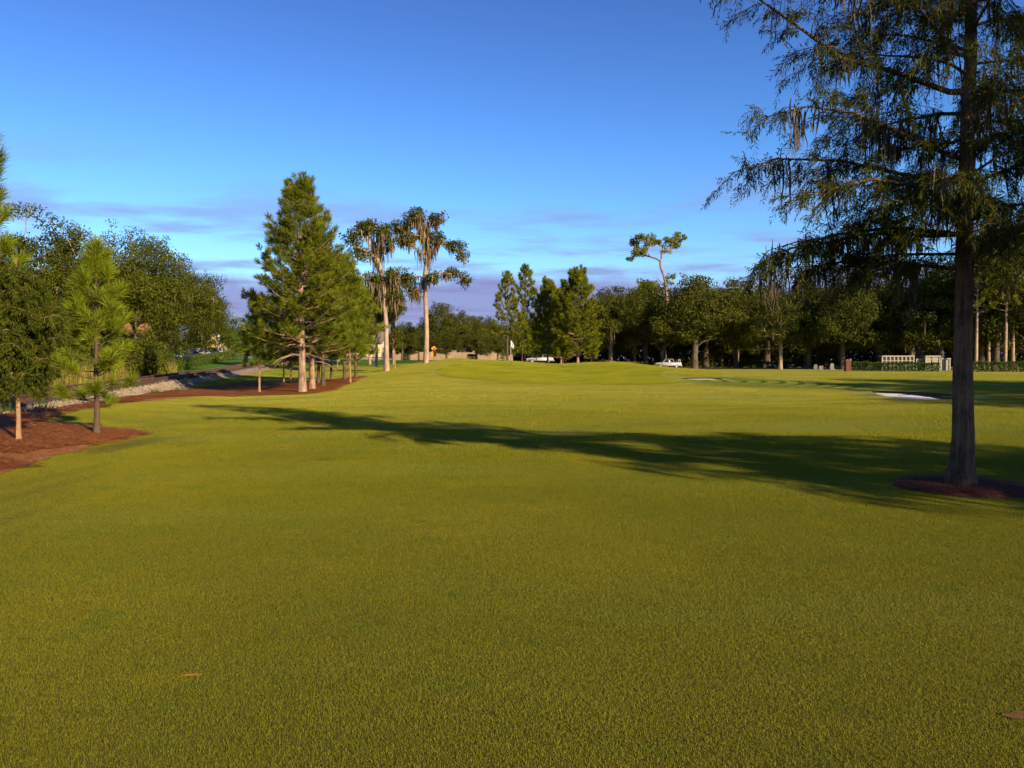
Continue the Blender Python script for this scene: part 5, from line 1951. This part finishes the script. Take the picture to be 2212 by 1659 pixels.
def put(o, u, y, rz, label, cat, group=None, dz=0):
    x = at(u, 790, y)[0]
    o.location = (x, y, h1(x, y) + .03 + dz)
    o.rotation_euler = (0, 0, rz)
    tag(o, label, cat)
    if group:
        o['group'] = group
    elif 'group' in o:
        del o['group']


sedan = build_car('parked_car', M['carwhite'], 'sedan')
put(sedan, 466, 121, 1.35, 'white car at the right end of the parked row behind the short hedge', 'car', 'cars parked behind the short hedge', .25)
for pt, u, y, rz, lab in ((M['carnavy'], 400, 106, 1.2, 'dark car under the yellow building, leftmost parked behind the hedge'), (M['carsilver'], 424, 111, 1.25, 'silver car second from the left behind the short hedge'), (M['carblack'], 446, 117, 1.3, 'dark navy car between the silver and the white car')):
    c = copy_tree(sedan)
    repaint(c, M['carwhite'], pt)
    put(c, u, y, rz, lab, 'car', 'cars parked behind the short hedge', .25)
c = copy_tree(sedan)
put(c, 1166, 142, 0.1, 'white car glimpsed behind the low pines beyond the green', 'car', None, 0)
c = copy_tree(sedan)
repaint(c, M['carwhite'], M['carblack'])
for ch in c.children:
    if ch.name.startswith('tail_light'):
        ch.data = ch.data.copy()
        ch.data.materials[0] = M['taillit']
put(c, 1688, 168, .35, 'dark car with a glowing red tail light behind the pale-trunk tree', 'car')
pk = build_car('pickup_truck', M['carwhite'], 'pickup')
put(pk, 1442, 168, .06, 'white pickup truck parked in the shade under the oaks', 'truck', None, .1)

# ------------------------------------------------------------------ buildings and wall
def house(name, u, y, wd, dp, hg, rh, wallm, label, rz=0, win=3, cat='building'):
    x = at(u, 780, y)[0]
    r_ = tag(ob(name, None, None, (x, y, h1(x, y) - .2), rz), label, cat)
    m_ = MB(); m_.box(-wd / 2, wd / 2, 0, dp, 0, hg); m_.build('wall', wallm, r_)
    m_ = MB(); e_ = .5
    m_.prism([(-e_, hg + .0), (dp / 2, hg + rh), (dp + e_, hg + .0), (dp + e_, hg + .14), (dp / 2, hg + rh + .16), (-e_, hg + .14)], 'x', -wd / 2 - e_, wd / 2 + e_)
    m_.build('roof', M['roof'], r_)
    for sx in (-1, 1):
        m_ = MB(); m_.prism([(0, hg), (dp, hg), (dp / 2, hg + rh)], 'x', sx * wd / 2 - .08, sx * wd / 2 + .08); m_.build('gable', wallm, r_)
    for k_ in range(win):
        wx = -wd / 2 + (k_ + .5) * wd / win
        m_ = MB(); m_.box(wx - .55, wx + .55, -.05, .05, hg * .4, hg * .8); w_ = m_.build('window', M['glass'], r_)
        m_ = MB()
        m_.box(wx - .63, wx + .63, -.08, .02, hg * .8, hg * .8 + .09); m_.box(wx - .63, wx + .63, -.08, .02, hg * .4 - .09, hg * .4)
        m_.box(wx - .63, wx - .55, -.078, .02, hg * .4, hg * .8); m_.box(wx + .55, wx + .63, -.078, .02, hg * .4, hg * .8)
        m_.build('frame', M['white'], w_)
    m_ = MB(); m_.box(wd * .36, wd * .36 + .95, -.06, .06, .15, 2.2); d_ = m_.build('door', M['wood'], r_)
    m_ = MB(); m_.tube([(wd * .36 + .1, -.10, 1.1), (wd * .36 + .1, -.05, 1.1)], [.04, .03], 8); m_.build('handle', M['galv'], d_)
    return r_


house('yellow_building', 385, 134, 9, 7, 3.0, 1.4, M['yellow'], 'yellow building in the shade of the oaks behind the parked cars', -.25)
house('cream_building', 640, 158, 16, 9, 3.6, 2.2, M['cream'], 'low cream building beyond the road left of the pale pine trunks', .1, 4)
house('cream_building', 760, 165, 12, 8, 3.4, 2.2, M['cream'], 'low cream building beyond the crossing behind the white cabinet', -.1, 3)
house('grey_building', 1650, 232, 16, 9, 3.6, 3.2, M['grave'], 'grey pitched building glimpsed deep between the right oaks', .2, 4)

x0, x1 = at(855, 777, 152)[0], at(1105, 777, 156)[0]
wl = tag(ob('boundary_wall', None), 'long beige stucco wall under the trees beyond the green, partly sunlit', 'wall')
kx = np.linspace(x0, x1, 7)
for a in range(6):
    m_ = MB(); z_ = h1((kx[a] + kx[a + 1]) / 2, 154) - .3
    m_.box(kx[a] + .22, kx[a + 1] - .22, 153.9 + a * .6, 154.1 + a * .6, z_, z_ + 1.85); m_.build('panel', M['beige'], wl)
for a in range(7):
    m_ = MB(); z_ = h1(kx[a], 154) - .3
    m_.box(kx[a] - .25, kx[a] + .25, 153.72 + a * .6 - .3, 154.28 + a * .6, z_, z_ + 2.05); p_ = m_.build('pier', M['beige'], wl)
    m_ = MB(); m_.box(kx[a] - .33, kx[a] + .33, 153.64 + a * .6 - .3, 154.36 + a * .6, z_ + 2.053, z_ + 2.17); m_.build('cap', M['beige'], p_)

# ------------------------------------------------------------------ level crossing
x, y, _ = at(812, 790, 126)
z_ = h1(x, y)
cs = tag(ob('crossing_signal', None, None, (x, y, z_)), 'railway crossing cantilever signal with lattice arm by the mossy trees', 'signal')
m_ = MB(); m_.tube([(0, 0, -.2), (0, 0, 5.6)], [.11, .10], 10); m_.build('mast', M['galv'], cs)
m_ = MB()
for zz in (4.7, 5.45):
    m_.tube([(0, 0, zz), (-3.4, 0, zz)], [.05, .05], 6)
for k_ in range(5):
    m_.tube([(-.68 * k_, 0, 4.7), (-.68 * k_ - .34, 0, 5.45)], [.03, .03], 5)
    m_.tube([(-.68 * k_ - .34, 0, 5.45), (-.68 * (k_ + 1), 0, 4.7)], [.03, .03], 5)
m_.tube([(-3.4, 0, 4.65), (-3.4, 0, 5.5)], [.05, .05], 6)
m_.build('lattice_arm', M['galv'], cs)
for px_, pz_ in ((.35, 3.5), (.35, 2.9), (-.35, 2.9), (-3.2, 4.3), (-2.6, 4.3)):
    m_ = MB(); m_.tube([(px_, -.02, pz_), (px_, -.10, pz_)], [.28, .28], 16); h_ = m_.build('target_disc', M['black'], cs)
    m_ = MB(); m_.tube([(px_, -.09, pz_), (px_, -.2, pz_)], [.12, .13], 12); m_.build('red_lamp', M['redlens'], h_)
for sg in (-1, 1):
    m_ = MB()
    m_.box(-.6, .6, -.14, -.11, -.1, .1)
    o_ = m_.build('crossbuck_board', M['white'], cs)
    o_.location = (0, -.01 * sg, 3.9)
    o_.rotation_euler = (0, sg * .8, 0)
m_ = MB(); m_.box(-.5, .5, -.5, .5, -.2, .25); m_.build('base', M['grave'], cs, .03)

x, y, _ = at(724, 780, 118)
cb = tag(ob('signal_cabinet', None, None, (x, y, h1(x, y))), 'white signal cabinet beside the level crossing', 'cabinet')
m_ = MB(); m_.box(-.55, .55, -.45, .45, .1, 2.0); m_.build('body', M['white'], cb, .03)
m_ = MB(); m_.box(-.62, .62, -.52, .52, 2.003, 2.1); m_.build('roof', M['galv'], cb, .02)
m_ = MB(); m_.box(-.42, .42, -.485, -.452, .25, 1.85); d_ = m_.build('door', M['white'], cb, .01)
m_ = MB(); m_.tube([(.32, -.49, 1.05), (.32, -.53, 1.05)], [.05, .04], 8); m_.build('handle', M['galv'], d_)
m_ = MB(); m_.box(-.7, .7, -.6, .6, -.3, .097); m_.build('base', M['grave'], cb)
for u, y, lab in ((712, 116, 'white marker post left of the signal cabinet'), (677, 128, 'white marker post behind the pale pine trunks')):
    x = at(u, 780, y)[0]
    r_ = tag(ob('marker_post', None, None, (x, y, h1(x, y))), lab, 'post')
    m_ = MB(); m_.tube([(0, 0, -.2), (0, 0, 1.35)], [.09, .085], 10); m_.build('post', M['white'], r_)
    m_ = MB(); m_.tube([(0, 0, 1.35), (0, 0, 1.45)], [.087, .03], 10); m_.build('cap', M['redlens'], r_)

x, y, _ = at(937, 777, 124)
sg = tag(ob('road_sign', None, None, (x, y, h1(x, y)), .55), 'orange road sign on a post right of the tallest mossy trunk', 'sign')
sg.scale = (.8, .8, .8)
m_ = MB(); m_.tube([(0, 0, -.2), (0, 0, 2.5)], [.035, .035], 8); m_.build('post', M['galv'], sg)
m_ = MB(); s_ = .58
m_.prism([(0, 1.2 + s_ * 1.0), (s_, 1.2 + s_ * 1.85), (0, 1.2 + s_ * 2.7), (-s_, 1.2 + s_ * 1.85)], 'y', -.06, -.045); m_.build('diamond_panel', M['orange'], sg)
m_ = MB(); m_.box(-.48, .48, -.062, -.047, .75, 1.70); m_.build('lower_panel', M['orange'], sg)

# street lamps behind the hedge
for u, y, lab in ((473, 124, 'slim lamp post above the white parked car'), (436, 116, 'slim lamp post between the parked cars')):
    x = at(u, 780, y)[0]
    r_ = tag(ob('lamp_post', None, None, (x, y, h1(x, y))), lab, 'lamp post')
    m_ = MB(); m_.tube([(0, 0, -.1), (0, 0, 3.2)], [.06, .04], 8); m_.build('pole', M['galv'], r_)
    m_ = MB(); m_.tube([(0, 0, 3.2), (0, 0, 3.3), (0, 0, 3.55), (0, 0, 3.62)], [.05, .14, .16, .05], 12); m_.build('lamp_head', M['white'], r_)

# ------------------------------------------------------------------ cemetery
def grave(kind):
    m_ = MB()
    if kind == 0:
        pr = [(-.35, 0), (-.35, .75)] + [(.35 * math.cos(a), .75 + .25 * math.sin(a)) for a in np.linspace(math.pi, 0, 9)[1:-1]] + [(.35, .75), (.35, 0)]
        m_.prism(pr, 'y', -.09, .09)
    elif kind == 1:
        m_.prism([(-.45, 0), (-.45, .6), (-.3, .72), (.3, .72), (.45, .6), (.45, 0)], 'y', -.1, .1)
    else:
        m_.prism([(-.1, 0), (-.1, .75), (-.4, .75), (-.4, .98), (-.1, .98), (-.1, 1.35), (.1, 1.35), (.1, .98), (.4, .98), (.4, .75), (.1, .75), (.1, 0)], 'y', -.08, .08)
    a = m_.mesh('headstone', M['grave'], .02)
    m_ = MB(); m_.box(-.55, .55, -.22, .22, -.2, .10)
    return a, m_.mesh('plinth', M['grave'], .02)


gk = [grave(0), grave(1), grave(2)]
rng = random.Random(4)
names = ['rounded', 'square-shouldered', 'cross-shaped']
spots = [(1762, 160), (1774, 158), (1785, 161), (1797, 157), (1808, 163), (1720, 186), (1735, 190), (1640, 192), (1660, 195), (1622, 194), (1600, 190), (1575, 196), (1652, 200), (1690, 200), (1548, 196),
         (1860, 150), (1880, 152), (2100, 146), (2125, 143), (2150, 147), (2165, 144), (2195, 142)]
gplace = ['nearest the pale-trunk tree', 'second right of the pale-trunk tree', 'third right of the pale-trunk tree', 'fourth right of the pale-trunk tree', 'last in the row before the brick pillar',
          'behind the red tail light', 'between the red tail light and the gravestone row', 'straight below the grey building', 'left of the pale-trunk tree behind the hedge', 'below the left end of the grey building', 'far behind the multi-trunk oak', 'farthest left behind the dark hedge', 'in the rear below the grey building roof', 'just behind the pale trunk', 'beside the red mulch patch far behind',
          'left above the long hedge', 'right before the lattice tomb', 'first right of the foreground trunk', 'second right of the foreground trunk', 'between the pink trunks', 'under the twin pink trunks', 'nearest the right picture edge']
for k_, (u, y) in enumerate(spots):
    kd = k_ % 3
    x = at(u, 790, y)[0]
    place = gplace[k_]
    r_ = tag(ob('gravestone', None, None, (x, y, h1(x, y)), rng.uniform(-.2, .35), rng.uniform(.95, 1.3)), '%s grey gravestone %s' % (names[kd], place), 'gravestone', 'gravestones of the cemetery')
    ob('headstone', gk[kd][0], r_)
    ob('plinth', gk[kd][1], r_)


def niche_block(name, u0, u1, y, z0, hgt, cols, rows, label, lattice=True):
    xa, xb = at(u0, 785, y)[0], at(u1, 785, y)[0]
    zb = h1((xa + xb) / 2, y)
    r_ = tag(ob(name, None, None, ((xa + xb) / 2, y, zb)), label, 'tomb')
    wd = xb - xa
    m_ = MB(); m_.box(-wd / 2 + .12, wd / 2 - .12, .1, 1.1, -.2, hgt - .15); m_.build('core', M['shadowgap'] if lattice else M['marble'], r_)
    m_ = MB(); m_.box(-wd / 2 - .12, wd / 2 + .12, -.16, 1.25, hgt - .147, hgt + .08); m_.build('roof_slab', M['marble'], r_, .02)
    for k_ in range(cols + 1):
        m_ = MB(); xx = -wd / 2 + k_ * wd / cols
        m_.box(xx - .11, xx + .11, -.06, .098, -.2, hgt - .15); m_.build('upright', M['marble'], r_, .01)
    for k_ in range(1, rows + 1):
        m_ = MB(); zz = hgt * k_ / (rows + 1) - .05
        m_.box(-wd / 2 + .115, wd / 2 - .115, -.03, .096, zz, zz + .12); m_.build('rail', M['marble'], r_)
    return r_


niche_block('lattice_tomb', 1906, 1974, 146, 0, 2.55, 8, 2, 'long pale tomb wall with a lattice front above the left hedge')
niche_block('lattice_tomb', 1980, 2000, 147, 0, 2.0, 4, 1, 'short low lattice tomb between the long lattice wall and the mausoleum')
niche_block('mausoleum', 2000, 2030, 146, 0, 2.55, 2, 3, 'cream block mausoleum left of the foreground trunk', False)
niche_block('stone_tomb', 2033, 2052, 146, 0, 2.1, 2, 1, 'low white stone tomb right of the cream mausoleum', False)
x, y, _ = at(1831, 790, 134)
bp_ = tag(ob('brick_pillar', None, None, (x, y, h1(x, y))), 'red brick gate pillar at the left end of the long hedge', 'pillar')
m_ = MB(); m_.box(-.42, .42, -.42, .42, -.2, 1.75); m_.build('shaft', M['brick'], bp_, .02)
m_ = MB(); m_.box(-.52, .52, -.52, .52, 1.753, 1.9); m_.build('cap', M['grave'], bp_, .03)

bpy.context.view_layer.update()
tri = 0
seen = set()
for o in bpy.data.objects:
    if o.type == 'MESH' and o.data.name not in seen:
        seen.add(o.data.name)
        o.data.calc_loop_triangles()
        tri += len(o.data.loop_triangles)
print('TRIANGLES', tri, 'OBJECTS', len(bpy.data.objects))
